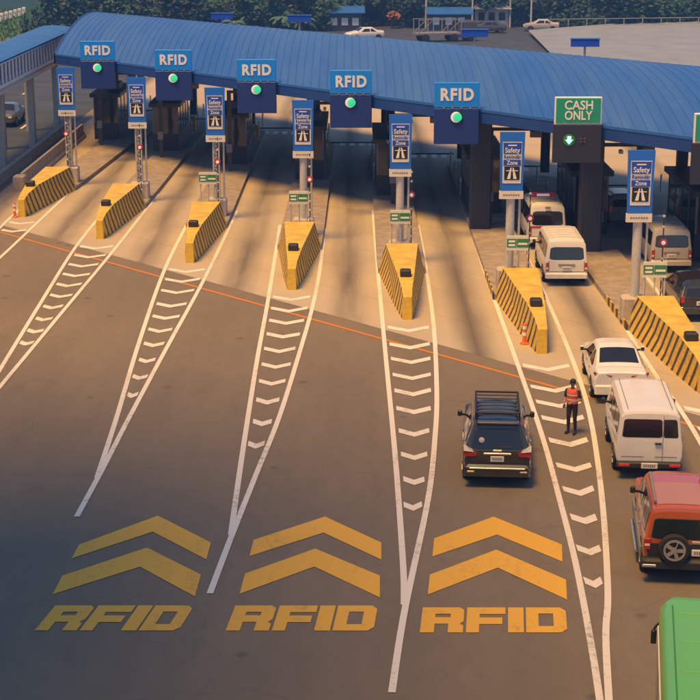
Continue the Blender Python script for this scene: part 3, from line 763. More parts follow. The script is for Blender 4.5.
# ---------------------------------------------------------------- vehicles
class Car:
    """lofted body. origin: middle of the rear bumper on the ground, +y forward.
    station: y, z0 sill, z1 belt, z2 roof, wb half width at belt, wr half width at roof, ty forward lean of the top"""
    FR = [0.0, .86]
    def __init__(s, name, label, cat, st, paint, loc, rz, group=None, roofpaint=None, belly='trim_black'):
        s.st = st; s.root = thing(name, label, cat, loc, rz, group); s.paint = paint
        mb = MB(); rings = []
        for q in st: rings.append(s.ring(*q))
        n = len(rings[0])
        for a, b in zip(rings[:-1], rings[1:]):
            mb.add(a + b, [(k, k + 1, n + k + 1, n + k) for k in range(n - 1)])
        for rg in (rings[0], rings[-1]):
            h = n // 2
            mb.add(rg, [(k, k + 1, n - 2 - k, n - 1 - k) for k in range(h)])
        s.body = mb.build('body', [paint], s.root, smooth=32)
        y0, y1 = st[0][0], st[-1][0]
        W = max(q[4] for q in st)
        MB().b2((-W * .8, y0 + .25, st[0][1] - .1), (W * .8, y1 - .25, st[0][1] + .02)).build('underbody', belly, s.root)
    def ring(s, y, z0, z1, z2, wb, wr, ty=0.0):
        h = z2 - z1
        right = [(0, z0), (wb * .84, z0), (wb * .955, z0 + .07), (wb, z0 + .35 * (z1 - z0)), (wb * .995, z1 - .12 * (z1 - z0)), (wb * .965, z1),
                 (wr + .015, z1 + h * .86), (wr - .05, z1 + h * .965), (wr * .60, z2 + .012), (0, z2 + .022)]
        f = lambda z: y + ty * max(0, (z - z1) / max(h, .05))
        pts = [(x, f(z), z) for x, z in right]
        return pts[::1] + [(-x, yy, z) for x, yy, z in pts[::-1]][1:]
    def at(s, y):
        st = s.st
        if y <= st[0][0]: return st[0]
        for a, b in zip(st[:-1], st[1:]):
            if a[0] <= y <= b[0]:
                t = (y - a[0]) / max(b[0] - a[0], 1e-6); return tuple(p + (q - p) * t for p, q in zip(a, b))
        return st[-1]
    def side_pt(s, y, t, sgn, out=.012):
        q = s.at(y); x = q[4] * .965 + (q[5] + .015 - q[4] * .965) * t
        return (sgn * (x + out), y + q[6] * t * .86, q[2] + (q[3] - q[2]) * .86 * t)
    def low_pt(s, y, t, sgn, out=.01):
        """point on the lower side, t from sill 0 to belt 1"""
        q = s.at(y); k = [(.955, .07 / max(.1, q[2] - q[1])), (1.0, .35), (.995, .88), (.965, 1.0)]
        t = max(k[0][1], min(1, t))
        for (xa, ta), (xb, tb) in zip(k[:-1], k[1:]):
            if ta <= t <= tb: x = xa + (xb - xa) * (t - ta) / (tb - ta); break
        return (sgn * (q[4] * x + out), y, q[1] + (q[2] - q[1]) * t)
    def side_window(s, yb0, yb1, yt0, yt1, t0=.08, t1=.93, name='side_window', mat='car_glass'):
        for sg in (-1, 1):
            pts = []
            for u, v in rrect(0, 1, 0, 1, .10, 3):
                ya = yb0 + (yb1 - yb0) * u; yt = yt0 + (yt1 - yt0) * u
                pts.append(s.side_pt(ya + (yt - ya) * v, t0 + (t1 - t0) * v, sg))
            MB().slab(pts, (-sg * .03, 0, 0)).build(name, mat, s.root)
    def rear_pt(s, u, t, out=.012):
        q = s.st[0]; hw = q[4] * .965 + (q[5] + .015 - q[4] * .965) * t
        z = q[2] + (q[3] - q[2]) * .86 * t
        return (u * hw, q[0] + q[6] * .86 * t - out, z)
    def rear_panel(s, u0, u1, t0, t1, name='rear_window', mat='car_glass', r=.12, out=.012, parent=None):
        pts = [s.rear_pt(u0 + (u1 - u0) * a, t0 + (t1 - t0) * b, out) for a, b in rrect(0, 1, 0, 1, r, 4)]
        pane = MB().slab(pts, (0, .03, 0)).build(name, mat, parent or s.root)
        if mat == 'car_glass':
            ex = .035
            pts = [s.rear_pt(u0 - ex + (u1 - u0 + 2 * ex) * a, t0 - ex + (t1 - t0 + 2 * ex) * b, out * .5) for a, b in rrect(0, 1, 0, 1, r, 4)]
            MB().slab(pts, (0, .025, 0)).build('window_seal', 'trim_black', pane)
        return pane
    def top_z(s, y, x):
        q = s.at(y); x = abs(x); pr = [(0, q[3] + .022), (q[5] * .6, q[3] + .012), (q[5] - .05, q[2] + (q[3] - q[2]) * .965), (q[5] + .015, q[2] + (q[3] - q[2]) * .86)]
        for (xa, za), (xb, zb) in zip(pr[:-1], pr[1:]):
            if xa <= x <= xb: return za + (zb - za) * (x - xa) / (xb - xa)
        return pr[-1][1]
    def top_panel(s, y0, y1, f0, f1, name, mat, out=.014, n=8, parent=None):
        mb = MB(); vs = []
        for j in range(3):
            y = y0 + (y1 - y0) * j / 2; f = f0 + (f1 - f0) * j / 2; q = s.at(y)
            for i in range(n + 1):
                x = (-1 + 2 * i / n) * f * q[5]; vs.append((x, y, s.top_z(y, x) + out))
        m = n + 1
        fs = [(j * m + i, j * m + i + 1, (j + 1) * m + i + 1, (j + 1) * m + i) for j in range(2) for i in range(n)]
        return mb.add(vs, fs).build(name, mat, parent or s.root, smooth=40)
    def bx(s, name, lo, hi, mat, ch=.03, parent=None):
        c = [(a + b) / 2 for a, b in zip(lo, hi)]; d = [b - a for a, b in zip(lo, hi)]
        return MB().box(c, d, chamfer=min(ch, min(d) * .45)).build(name, mat, parent or s.root)
    def wheels(s, ys, r=.33, w=.22, track=None):
        for y in ys:
            hw = (track or s.at(y)[4]) - .02
            for sg in (-1, 1):
                wl = bpy.data.objects.new('wheel', None); COL.objects.link(wl); wl.parent = s.root; wl.location = (sg * (hw - w / 2 + .03), y, r)
                MB().lathe((0, 0, 0), [(r * .62, -w / 2), (r * .92, -w / 2), (r, -w / 2 + .04), (r, w / 2 - .04), (r * .92, w / 2), (r * .62, w / 2)], 'x', 24).build('tyre', 'rubber', wl, smooth=40)
                rm = MB()
                rm.lathe((0, 0, 0), [(r * .64, -w / 2 + .02), (r * .64, w / 2 - .02)], 'x', 20)
                for k in range(5):
                    a = k * 2 * math.pi / 5; rm.bar((sg * (w / 2 - .015), 0, 0), (sg * (w / 2 - .015), r * .6 * math.cos(a), r * .6 * math.sin(a)), .07, .02)
                rm.build('rim', 'rim', wl)
                pts = []
                for k in range(13):
                    a = math.pi * k / 12
                    pts.append((sg * (hw + .028), y + (r + .07) * math.cos(a), r + (r + .07) * math.sin(a)))
                MB().slab(pts, (-sg * .05, 0, 0)).build('wheel_arch', 'trim_black', s.root)
    def mirrors(s, y, z, mat=None, reach=.19):
        q = s.at(y)
        for sg in (-1, 1):
            m = MB().box((sg * (q[4] + reach * .6), y, z + .06), (reach * .66, .12, .16), chamfer=.035).build('mirror', mat or s.paint, s.root)
            MB().bar((sg * (q[4] * .9), y + .02, z), (sg * (q[4] + reach * .4), y, z + .02), .05, .05).build('mirror_arm', 'trim_black', m)
            MB().b2((sg * (q[4] + reach * .6) - .055, y - .066, z + .0), (sg * (q[4] + reach * .6) + .055, y - .058, z + .11)).build('mirror_glass', 'car_glass', m)
    def tailgate_gap(s, x, z0, z1):
        y = s.st[0][0]
        for sg in (-1, 1): MB().b2((sg * x - .008, y - .006, z0), (sg * x + .008, y + .01, z1)).build('tailgate_gap', 'trim_black', s.root)
        MB().b2((-x, y - .006, z0 - .008), (x, y + .01, z0 + .008)).build('tailgate_gap', 'trim_black', s.root)
    def plate(s, x, z, y=None, w=.42):
        q = s.st[0]; yy = (q[0] if y is None else y)
        p = s.bx('number_plate', (x - w / 2, yy - .045, z - .075), (x + w / 2, yy - .012, z + .075), 'plate_white', .01)
        m = MB()
        for k in range(6): m.b2((x - w * .36 + k * w * .125, yy - .051, z - .035), (x - w * .36 + k * w * .125 + w * .08, yy - .044, z + .035))
        m.build('plate_characters', 'trim_grey', p)
    def lines(s, ys, t0=.10, t1=.99):
        for y in ys:
            for sg in (-1, 1):
                pts = [s.low_pt(y - .008, t0, sg, .003), s.low_pt(y + .008, t0, sg, .003), s.low_pt(y + .008, .4, sg, .003), s.low_pt(y + .008, t1, sg, .003), s.low_pt(y - .008, t1, sg, .003), s.low_pt(y - .008, .4, sg, .003)]
                MB().slab(pts, (-sg * .01, 0, 0)).build('door_gap', 'trim_black', s.root)
    def handles(s, ys, t=.86):
        for y in ys:
            for sg in (-1, 1):
                p = s.low_pt(y, t, sg); MB().box(p, (.05, .16, .035)).build('door_handle', 'chrome', s.root)

# black sport utility with roof rack
c = Car('parked_suv'.replace('parked_', ''), 'black SUV with roof rack driving away along the middle lane', 'car',
        [(-.02, .42, .98, 1.02, .80, .70, .0), (.0, .36, 1.02, 1.66, .86, .62, .30), (.12, .33, 1.03, 1.70, .895, .64, .26), (.8, .32, 1.03, 1.75, .905, .66, .1), (2.4, .32, 1.03, 1.75, .905, .66, -.1), (3.2, .33, 1.03, 1.12, .90, .74, 0), (4.3, .35, .98, 1.03, .88, .70, 0), (4.62, .40, .85, .92, .80, .60, 0), (4.7, .45, .70, .76, .74, .5, 0)][1:],
        'car_black', (3.86, 41.55, 0), R(-4))
c.rear_panel(-.86, .86, .10, .95, r=.16)
c.rear_panel(.28, .80, .14, .80, 'window_sticker', 'trim_grey', out=.02, r=.2) if False else None
for sg in (-1, 1):
    tl = MB().slab([(sg * .90, -.02, .86), (sg * .58, -.035, .88), (sg * .54, -.035, .98), (sg * .66, -.03, 1.04), (sg * .90, .04, 1.12)], (0, .12, 0)).build('tail_light', 'lamp_red_off', c.root)
    MB().slab([(sg * .895, -.035, 1.02), (sg * .62, -.05, .995), (sg * .66, -.045, 1.05), (sg * .895, .02, 1.16)], (0, .08, 0)).build('lamp_lens', 'plate_white', tl)
    c.bx('reflector', (sg * .70 - .1, -.135, .45), (sg * .70 + .1, -.10, .50), 'chrome', .01)
c.bx('rear_bumper', (-.90, -.13, .34), (.90, .12, .66), 'car_black', .07)
c.bx('bumper_trim', (-.74, -.145, .555), (.74, -.12, .59), 'chrome', .01)
c.bx('garnish', (-.37, -.045, .93), (.37, -.01, .975), 'chrome', .012)
c.plate(0, .81, w=.36); c.tailgate_gap(.76, .68, .86)
c.bx('emblem', (-.12, -.035, 1.01), (.12, -.01, 1.06), 'chrome', .01)
c.side_window(.55, 1.35, .55, 1.30); c.side_window(1.40, 2.15, 1.36, 2.12); c.side_window(2.2, 2.85, 2.18, 2.40)
c.top_panel(2.5, 3.15, .92, 1.05, 'windshield', 'car_glass')
c.bx('spoiler', (-.56, .18, 1.70), (.56, .50, 1.76), 'car_black', .025)
c.wheels([.85, 3.65], .38, .24); c.mirrors(2.85, 1.12); c.lines([.95, 1.9, 2.85]); c.handles([1.2, 2.15])
rk = thing('x', '', '') ; bpy.data.objects.remove(rk)
rack = MB()
for sg in (-1, 1): rack.tube((sg * .58, .55, 1.90), (sg * .58, 2.55, 1.90), .028, n=8)
rack.tube((-.58, .55, 1.90), (.58, .55, 1.90), .028, n=8).tube((-.58, 2.55, 1.90), (.58, 2.55, 1.90), .028, n=8)
rk = rack.build('roof_rack', 'trim_black', c.root, smooth=40)
for k in range(6): MB().box((0, .75 + k * .32, 1.865), (1.12, .07, .03), chamfer=.008).build('rack_slat', 'dark_steel', rk)
for sg in (-1, 1):
    for y in (.6, 1.55, 2.5): MB().bar((sg * .58, y, 1.70), (sg * .58, y, 1.90), .05, .05).build('rack_foot', 'trim_black', rk)
MB().lathe((-.42, .06, 1.30), [(.075, .0), (.075, -.02), (.03, -.03)], 'y', 14).build('round_sticker', 'plate_white', c.root)
c.bx('wiper', (-.02, .02, 1.10), (.36, .05, 1.13), 'trim_black', .008)

# white boxy utility van
c = Car('utility_van', 'white boxy utility van with split rear windows behind the sedan', 'van',
        [(.0, .42, 1.06, 1.80, .86, .74, .05), (.06, .38, 1.06, 1.86, .885, .765, .02), (.5, .38, 1.06, 1.88, .89, .77, 0), (3.1, .38, 1.06, 1.88, .885, .765, 0), (3.45, .38, 1.06, 1.82, .88, .74, 0), (4.0, .38, 1.02, 1.12, .86, .74, 0), (4.25, .42, .9, .96, .82, .7, 0), (4.32, .48, .8, .84, .78, .66, 0)],
        'car_white', (8.02, 42.25, 0), R(-4))
c.rear_panel(-.88, .38, .20, .92, r=.1); c.rear_panel(.48, .90, .20, .92, r=.14)
for u, w in ((-.25, 0), ): pass
c.bx('door_seam', (.345, -.008, .50), (.36, .0, 1.78), 'trim_grey', .002)
c.bx('door_handle', (.14, -.05, .98), (.32, -.005, 1.03), 'trim_black', .01)
c.bx('rear_bumper', (-.87, -.16, .36), (.87, .06, .50), 'trim_black', .03)
for sg in (-1, 1):
    tl = c.bx('tail_light', (sg * .68 - .15, -.185, .40), (sg * .68 + .15, -.16, .47), 'lamp_red', .01)
    c.bx('seam', (sg * .45 - .3, -.008, .62), (sg * .45 + .3, -.001, .635), 'trim_grey', .002)
c.plate(0, .43, -.15, .44)
c.side_window(.35, 1.25, .35, 1.25, .14, .90); c.side_window(1.35, 2.2, 1.35, 2.2, .14, .90); c.side_window(2.35, 3.25, 2.35, 3.0, .10, .90)
c.top_panel(3.5, 3.95, .96, 1.0, 'windshield', 'car_glass')
c.wheels([.85, 3.3], .32, .2); c.mirrors(3.3, 1.15, 'trim_black'); c.lines([1.3, 2.28, 3.2]); c.handles([2.4])
MB().b2((-.60, .25, 1.906), (-.585, 3.2, 1.918)).build('roof_gutter', 'trim_grey', c.root)
MB().b2((.585, .25, 1.906), (.60, 3.2, 1.918)).build('roof_gutter', 'trim_grey', c.root)

# white sedan
c = Car('sedan', 'white sedan with dark rear glass beside the rightmost yellow island', 'car',
        [(.0, .36, .86, .98, .78, .70, 0), (.08, .30, .90, 1.03, .84, .74, 0), (.55, .28, .93, 1.05, .86, .74, 0), (.72, .28, .93, 1.08, .865, .70, 0), (1.55, .28, .94, 1.43, .87, .60, 0), (1.95, .28, .94, 1.46, .87, .60, 0), (2.6, .28, .94, 1.44, .87, .60, 0), (3.35, .28, .94, 1.04, .86, .72, 0), (4.2, .30, .84, .90, .82, .66, 0), (4.45, .36, .68, .74, .74, .55, 0)],
        'car_white', (8.36, 49.15, 0), R(-2.5))
c.top_panel(.80, 1.50, .90, .90, 'rear_window', 'car_glass')
c.top_panel(2.66, 3.28, .92, 1.0, 'windshield', 'car_glass')
for sg in (-1, 1):
    MB().slab([(sg * .30, -.015, .885), (sg * .30, -.015, .92), (sg * .80, .03, .99), (sg * .85, .14, 1.0), (sg * .86, .16, .93), (sg * .80, .03, .91)], (0, .05, 0)).build('tail_light', 'lamp_red_off', c.root)
c.side_window(1.0, 1.75, 1.55, 1.72, .12, .88); c.side_window(1.85, 2.95, 1.82, 2.45, .12, .88)
c.bx('rear_bumper', (-.82, -.06, .32), (.82, .1, .62), 'car_white', .05)
c.plate(0, .74); c.wheels([.85, 3.5], .31, .2); c.mirrors(2.8, 1.0); c.lines([.98, 1.8, 2.85]); c.handles([1.3, 2.2])
c.top_panel(.52, .535, .95, .95, 'boot_seam', 'trim_grey', .004)

# red sport utility with spare wheel
c = Car('spare_wheel_suv', 'red SUV with grey lower trim and a spare wheel on its tailgate', 'car',
        [(.0, .44, 1.04, 1.66, .80, .66, .10), (.05, .40, 1.06, 1.74, .845, .67, .08), (.35, .38, 1.06, 1.78, .85, .67, 0), (2.35, .38, 1.06, 1.78, .85, .67, 0), (2.75, .38, 1.06, 1.72, .85, .66, 0), (3.4, .38, 1.05, 1.12, .84, .7, 0), (4.3, .40, .98, 1.02, .82, .68, 0), (4.4, .46, .82, .88, .76, .6, 0)],
        'car_red', (7.50, 35.15, 0), R(-6.5))
c.rear_panel(-.86, .90, .06, .86, r=.10)
c.top_panel(.30, 2.5, .80, .80, 'roof_skin', 'car_red_roof', .008)
c.side_window(.30, 1.05, .30, 1.05); c.side_window(1.12, 1.9, 1.12, 1.88); c.side_window(1.98, 2.75, 1.96, 2.5)
c.top_panel(2.8, 3.35, .96, 1.02, 'windshield', 'car_glass')
for sg in (-1, 1):
    tl = c.bx('tail_light', (sg * .76 - .075, -.035, .80), (sg * .76 + .075, .0, 1.06), 'lamp_red_off', .012)
    c.bx('lamp_lens', (sg * .76 - .06, -.042, .88), (sg * .76 + .06, -.03, .93), 'plate_white', .008, tl)
    MB().tube((sg * .60, .30, 1.845), (sg * .60, 2.3, 1.845), .03, n=8).build('roof_rail', 'trim_grey', c.root, smooth=40)
    for y in (.35, 1.3, 2.25): MB().bar((sg * .60, y, 1.76), (sg * .60, y, 1.84), .05, .04).build('rail_foot', 'trim_grey', c.root)
    MB().b2((sg * .865 - .03, .45, .42), (sg * .865 + .03, 3.7, .66)).build('side_trim', 'trim_grey', c.root)
    MB().tube((sg * .93, 1.0, .34), (sg * .93, 3.0, .34), .04, n=8).build('side_step', 'chrome', c.root, smooth=40)
c.bx('rear_bumper', (-.88, -.20, .40), (.88, .10, .62), 'trim_black', .06)
c.bx('bumper_step', (-.86, -.215, .44), (-.55, -.19, .50), 'chrome', .01); c.bx('bumper_step', (.55, -.215, .44), (.86, -.19, .50), 'chrome', .01)
sw = bpy.data.objects.new('spare_wheel', None); COL.objects.link(sw); sw.parent = c.root; sw.location = (-.16, -.16, .88)
MB().lathe((0, 0, 0), [(.20, .1), (.33, .1), (.35, .06), (.35, -.06), (.33, -.1), (.20, -.1)], 'y', 26).build('tyre', 'rubber', sw, smooth=40)
m = MB()
for k in range(24):
    t0, t1 = 2 * math.pi * k / 24, 2 * math.pi * (k + 1) / 24
    m.add([(r_ * math.sin(t), y_, r_ * math.cos(t)) for t in (t0, t1) for r_, y_ in ((.255, -.095), (.25, -.125), (.205, -.125), (.20, -.095))], [(0, 1, 5, 4), (1, 2, 6, 5), (2, 3, 7, 6)])
m.build('rim', 'rim', sw, smooth=40)
m = MB()
for k in range(5):
    t0 = k * 2 * math.pi / 5 + .3; m.bar((0, -.115, 0), (.215 * math.sin(t0), -.115, .215 * math.cos(t0)), .02, .085)
m.lathe((0, -.115, 0), [(.075, .015), (.07, -.02)], 'y', 14); m.build('spokes', 'rim', sw)
MB().slab([(-.74, -.018, .63), (.74, -.018, .63), (.78, -.018, .94), (-.78, -.018, .94)], (0, .03, 0)).build('tailgate_cladding', 'trim_black', c.root)
c.plate(.45, .76, -.015, .42)
c.bx('tailgate_trim', (.24, -.022, .96), (.70, -.004, 1.02), 'chrome', .006)
c.rear_panel(.58, .74, .60, .80, 'window_sticker', 'plate_white', out=.02)
c.wheels([.75, 3.35], .36, .24); c.mirrors(2.75, 1.18, 'trim_black'); c.lines([1.08, 1.94, 2.75]); c.handles([1.25, 2.1])

# white passenger vans
def van(label, paint, loc, rz, amb=False):
    h = .16 if amb else 0
    c = Car('passenger_van', label, 'van',
        [(.0, .40, 1.04, 1.74 + h, .82, .72, .10), (.05, .34, 1.06, 1.82 + h, .86, .74, .07), (.5, .32, 1.06, 1.88 + h, .88, .75, 0), (3.2, .32, 1.06, 1.88 + h, .88, .75, 0), (3.6, .32, 1.06, 1.80 + h, .87, .72, 0), (4.25, .34, 1.0, 1.10, .85, .72, 0), (4.6, .38, .84, .90, .78, .62, 0)],
        paint, loc, rz, 'passenger vans queueing in the lanes')
    c.rear_panel(-.86, .86, .12, .90, r=.16)
    for sg in (-1, 1):
        tl = c.bx('tail_light', (sg * .785 - .055, -.03, .62), (sg * .785 + .055, .02, .98), 'lamp_red_off', .012)
        c.bx('lamp_lens', (sg * .785 - .045, -.036, .70), (sg * .785 + .045, -.028, .78), 'plate_white', .006, tl)
    c.bx('rear_bumper', (-.86, -.12, .34), (.86, .06, .56), paint, .05)
    c.bx('garnish', (-.34, -.03, .86), (.34, -.004, .92), 'trim_grey', .008)
    c.plate(0, .74, w=.38); c.tailgate_gap(.715, .60, 1.04)
    c.bx('wiper', (-.05, .0, 1.12), (.40, .03, 1.145), 'trim_black', .006)
    c.side_window(.30, 1.30, .30, 1.30, .10, .90); c.side_window(1.38, 2.35, 1.38, 2.35, .10, .90); c.side_window(2.45, 3.5, 2.45, 3.2, .10, .90)
    c.top_panel(3.66, 4.2, .95, 1.02, 'windshield', 'car_glass')
    c.wheels([.95, 3.7], .33, .2); c.mirrors(3.5, 1.12, 'trim_black'); c.lines([1.34, 2.4, 3.4]); c.handles([2.5])
    for k in range(5): MB().box((0, .55 + k * .5, 1.905 + h), (1.15, .05, .025)).build('roof_rib', paint, c.root)
    if amb:
        lb = c.bx('light_bar', (-.55, 1.9, 1.92 + h), (.55, 2.25, 2.08 + h), 'lamp_red', .03)
        c.bx('amber_lens', (-.30, 1.88, 1.95 + h), (.28, 1.93, 2.06 + h), 'lamp_white', .01, lb)
        c.bx('red_stripe', (-.78, -.014, .99), (.78, -.002, 1.07), 'lamp_red_off', .003)
        c.top_panel(.55, 1.7, .80, .80, 'roof_panel', 'trim_grey', .008)
        c.bx('vent_cover', (-.12, -.02, 1.86), (.12, .05, 1.95), 'trim_grey', .01)
    return c
van('white passenger van with dark rear window in the cash lane behind the ambulance', 'car_white', (8.72, 65.6, 0.005), R(-.5))
van('white ambulance van with red light bar ahead of the passenger van', 'car_white', (8.78, 73.0, 0.005), R(0), True)
van('silver van waiting right of the rightmost tall blue sign', 'car_silver', (13.45, 68.1, 0.005), R(0))

# small red-lit hatchback and the black car at the right edge
def hatch(label, paint, loc, rz, lamp):
    c = Car('hatchback', label, 'car',
        [(.0, .36, .92, 1.32, .76, .60, .34), (.06, .30, .94, 1.40, .82, .60, .30), (.5, .28, .95, 1.48, .84, .60, .1), (1.9, .28, .95, 1.50, .84, .60, 0), (2.3, .28, .95, 1.46, .84, .60, 0), (3.05, .28, .95, 1.03, .83, .68, 0), (3.8, .30, .85, .90, .80, .62, 0), (3.95, .36, .7, .75, .74, .55, 0)], paint, loc, rz)
    c.rear_panel(-.84, .84, .10, .92, r=.15)
    for sg in (-1, 1): c.bx('tail_light', (sg * .72 - .07, -.03, .74), (sg * .72 + .07, .03, .98), lamp, .012)
    c.bx('rear_bumper', (-.8, -.10, .32), (.8, .08, .58), paint, .05); c.plate(0, .72)
    c.side_window(.45, 1.2, .55, 1.18); c.side_window(1.28, 2.7, 1.28, 2.2); c.top_panel(2.36, 3.0, .92, 1.0, 'windshield', 'car_glass')
    c.wheels([.7, 3.15], .30, .19); c.mirrors(2.55, 1.02); c.lines([.9, 1.75, 2.6])
    return c
hatch('pale hatchback with lit tail light half hidden behind the rightmost tall sign post', 'car_silver', (13.2, 78.6, 0.005), R(2), 'lamp_red')
hatch('black hatchback cut off by the right edge behind the rightmost island', 'car_black', (13.0, 59.6, 0.005), R(0), 'lamp_red_off')

# green bus, mostly outside the frame
bus = thing('bus', 'green roofed bus entering at the bottom right corner', 'bus', (4.16, 19.25, 0), R(-9.5))
bl, bw, bh = 8.6, 2.35, 2.95
prof = []
for (x_, z_) in rrect(0, bw, .45, bh, .26, 5): prof.append((x_, z_))
n = len(prof); mb = MB()
ys = [(0, .93), (.12, .985), (.3, 1.0), (bl - .5, 1.0), (bl - .2, .985), (bl, .93)]
rings = []
for y_, k in ys:
    rings.append([(bw / 2 + (x_ - bw / 2) * k, y_, 1.7 + (z_ - 1.7) * (k * .5 + .5)) for x_, z_ in prof])
for a, b in zip(rings[:-1], rings[1:]): mb.add(a + b, [(i, (i + 1) % n, n + (i + 1) % n, n + i) for i in range(n)])
mb.add(rings[0], [tuple(range(n))]); mb.add(rings[-1], [tuple(range(n))])
mb.build('body', 'bus_green', bus, smooth=35)
for sx, sg in ((0, -1), (bw, 1)):
    for k in range(6): MB().b2((sx - .012, .6 + k * 1.25, 1.55), (sx + .012, 1.7 + k * 1.25, 2.35)).build('side_window', 'car_glass', bus)
    MB().b2((sx - .02, .3, 2.42), (sx + .02, bl - .4, 2.50)).build('drip_rail', 'plate_white', bus)
    m = MB().box((sx + sg * .07, bl - .10, 2.15), (.10, .08, .26), chamfer=.02).build('mirror', 'trim_black', bus)
    MB().bar((sx, bl - .3, 2.5), (sx + sg * .07, bl - .10, 2.3), .03, .03).build('mirror_arm', 'trim_black', m)
    for y_ in (1.7, 6.7):
        wl = bpy.data.objects.new('wheel', None); COL.objects.link(wl); wl.parent = bus; wl.location = (sx - sg * .14, y_, .45)
        MB().lathe((0, 0, 0), [(.25, -.14), (.42, -.14), (.45, -.1), (.45, .1), (.42, .14), (.25, .14)], 'x', 24).build('tyre', 'rubber', wl, smooth=40)
        MB().lathe((0, 0, 0), [(.25, -.12), (.25, .12)], 'x', 18).build('rim', 'rim', wl)
MB().b2((.2, bl - .06, 1.4), (bw - .2, bl + .012, 2.45)).build('windshield', 'car_glass', bus)
MB().b2((.3, -.012, 1.6), (bw - .3, .06, 2.35)).build('rear_window', 'car_glass', bus)
MB().box((bw / 2, 3.0, bh + .06), (.8, .8, .14), chamfer=.04).build('roof_hatch', 'bus_green', bus)
MB().b2((.3, .4, .28), (bw - .3, bl - .4, .47)).build('underbody', 'trim_black', bus)
for k in range(7): MB().box((bw / 2, .9 + k * 1.15, bh + .004), (bw - .62, .09, .014), chamfer=.005).build('roof_rib', 'bus_green', bus)
for sx in (.22, bw - .22): MB().b2((sx - .012, .4, bh - .035), (sx + .012, bl - .5, bh + .012)).build('roof_seam', 'sign_green', bus)
MB().box((bw / 2, bl - 1.6, bh + .05), (.62, .62, .10), chamfer=.03).build('vent_cover', 'plate_white', bus)

# car on the side road and far traffic
def far_car(label, paint, loc, rz):
    c = Car('distant_car', label, 'car',
        [(.0, .36, .86, .98, .78, .70, 0), (.1, .28, .92, 1.05, .85, .74, 0), (.7, .28, .93, 1.08, .865, .70, 0), (1.4, .28, .94, 1.45, .87, .60, 0), (2.6, .28, .94, 1.45, .87, .60, 0), (3.35, .28, .94, 1.04, .86, .72, 0), (4.2, .30, .84, .90, .82, .66, 0), (4.4, .36, .68, .74, .74, .55, 0)], paint, loc, rz, 'distant cars')
    c.top_panel(.78, 1.36, .9, .9, 'rear_window', 'car_glass'); c.top_panel(2.66, 3.28, .92, 1.0, 'windshield', 'car_glass')
    c.side_window(1.0, 1.75, 1.5, 1.72, .12, .88); c.side_window(1.85, 2.95, 1.82, 2.45, .12, .88)
    for sg in (-1, 1):
        c.bx('tail_light', (sg * .7 - .1, -.02, .75), (sg * .7 + .1, .05, .9), 'lamp_red_off', .01)
        c.bx('headlight', (sg * .6 - .12, 4.34, .66), (sg * .6 + .12, 4.42, .76), 'plate_white', .01)
    c.wheels([.8, 3.5], .31, .2)
    return c
far_car('dark grey car on the side road behind the walkway column', 'car_darkgrey', (-24.4, 119.5, 0), R(180))
far_car('white car on the road behind the canopy ridge', 'car_white', (3.4, 193.5, 0), R(115))
far_car('pale car far left beside the white roadside fence', 'car_silver', (-52.0, 218.0, 0), R(20))
far_car('white car farthest left beyond the green verge', 'car_white', (-49.0, 206.0, 0), R(15))

far_car('dark blue car parked below the trees left of the white car', 'car_blue', (-9.5, 195.0, 0), R(95))
far_car('dark grey car parked right of the open frame truck', 'car_darkgrey', (18.6, 204.0, 0), R(100))
far_car('silver car parked between the lamp poles by the guard house', 'car_silver', (25.5, 206.5, 0), R(85))
for (x, y, w_, d_, h_, lab) in [(-3.0, 206.5, 4.2, 3.0, 2.2, 'low dark shed with a blue roof at the tree line, left one'), (9.6, 207.5, 5.0, 3.0, 2.0, 'low dark shed with a blue roof behind the frame truck')]:
    t = thing('utility_shed', lab, 'shed', (x, y, 0), 0, 'sheds at the tree line')
    MB().b2((0, 0, 0), (w_, d_, h_)).build('wall', 'booth_wall', t)
    for k in range(3): MB().b2((.4 + k * w_ / 3.2, -.03, .7), (.4 + k * w_ / 3.2 + .8, .02, 1.6)).build('window', 'plate_white', t)
    MB().add([(-.4, -.5, h_ - .05), (w_ + .4, -.5, h_ - .05), (w_ + .4, d_ + .4, h_ + .55), (-.4, d_ + .4, h_ + .55), (-.4, -.5, h_ + .05), (w_ + .4, -.5, h_ + .05), (w_ + .4, d_ + .4, h_ + .65), (-.4, d_ + .4, h_ + .65)], [(0, 1, 2, 3), (4, 7, 6, 5), (0, 4, 5, 1), (1, 5, 6, 2), (2, 6, 7, 3), (3, 7, 4, 0)]).build('roof', 'walk_roof', t)

# flatbed truck with a frame body behind the canopy
tr = thing('frame_truck', 'dull truck with an open frame body behind the canopy ridge', 'truck', (7.2, 190.0, 0), R(-75))
MB().b2((-1.1, 0, .8), (1.1, 5.2, 1.0)).build('flatbed', 'trim_grey', tr)
MB().box((0, 6.2, 1.35), (2.1, 1.7, 1.9), chamfer=.15).build('cab', 'car_darkgrey', tr)
MB().b2((-.9, 7.03, 1.5), (.9, 7.07, 2.1)).build('windshield', 'car_glass', tr)
for x_ in (-1.05, 1.05):
    for y_ in (.1, 1.8, 3.5, 5.1): MB().bar((x_, y_, 1), (x_, y_, 2.5), .08, .08).build('frame_post', 'grey_steel', tr)
    MB().bar((x_, 0, 2.5), (x_, 5.2, 2.5), .08, .08).build('frame_rail', 'grey_steel', tr); MB().bar((x_, .1, 1), (x_, 1.8, 2.5), .06, .06).build('frame_brace', 'grey_steel', tr); MB().bar((x_, 3.5, 1), (x_, 5.1, 2.5), .06, .06).build('frame_brace', 'grey_steel', tr)
    for y_ in (.9, 4.3, 6.3): MB().lathe((x_, y_, .45), [(.2, -.14), (.45, -.12), (.45, .12), (.2, .14)], 'x', 18).build('wheel', 'rubber', tr)

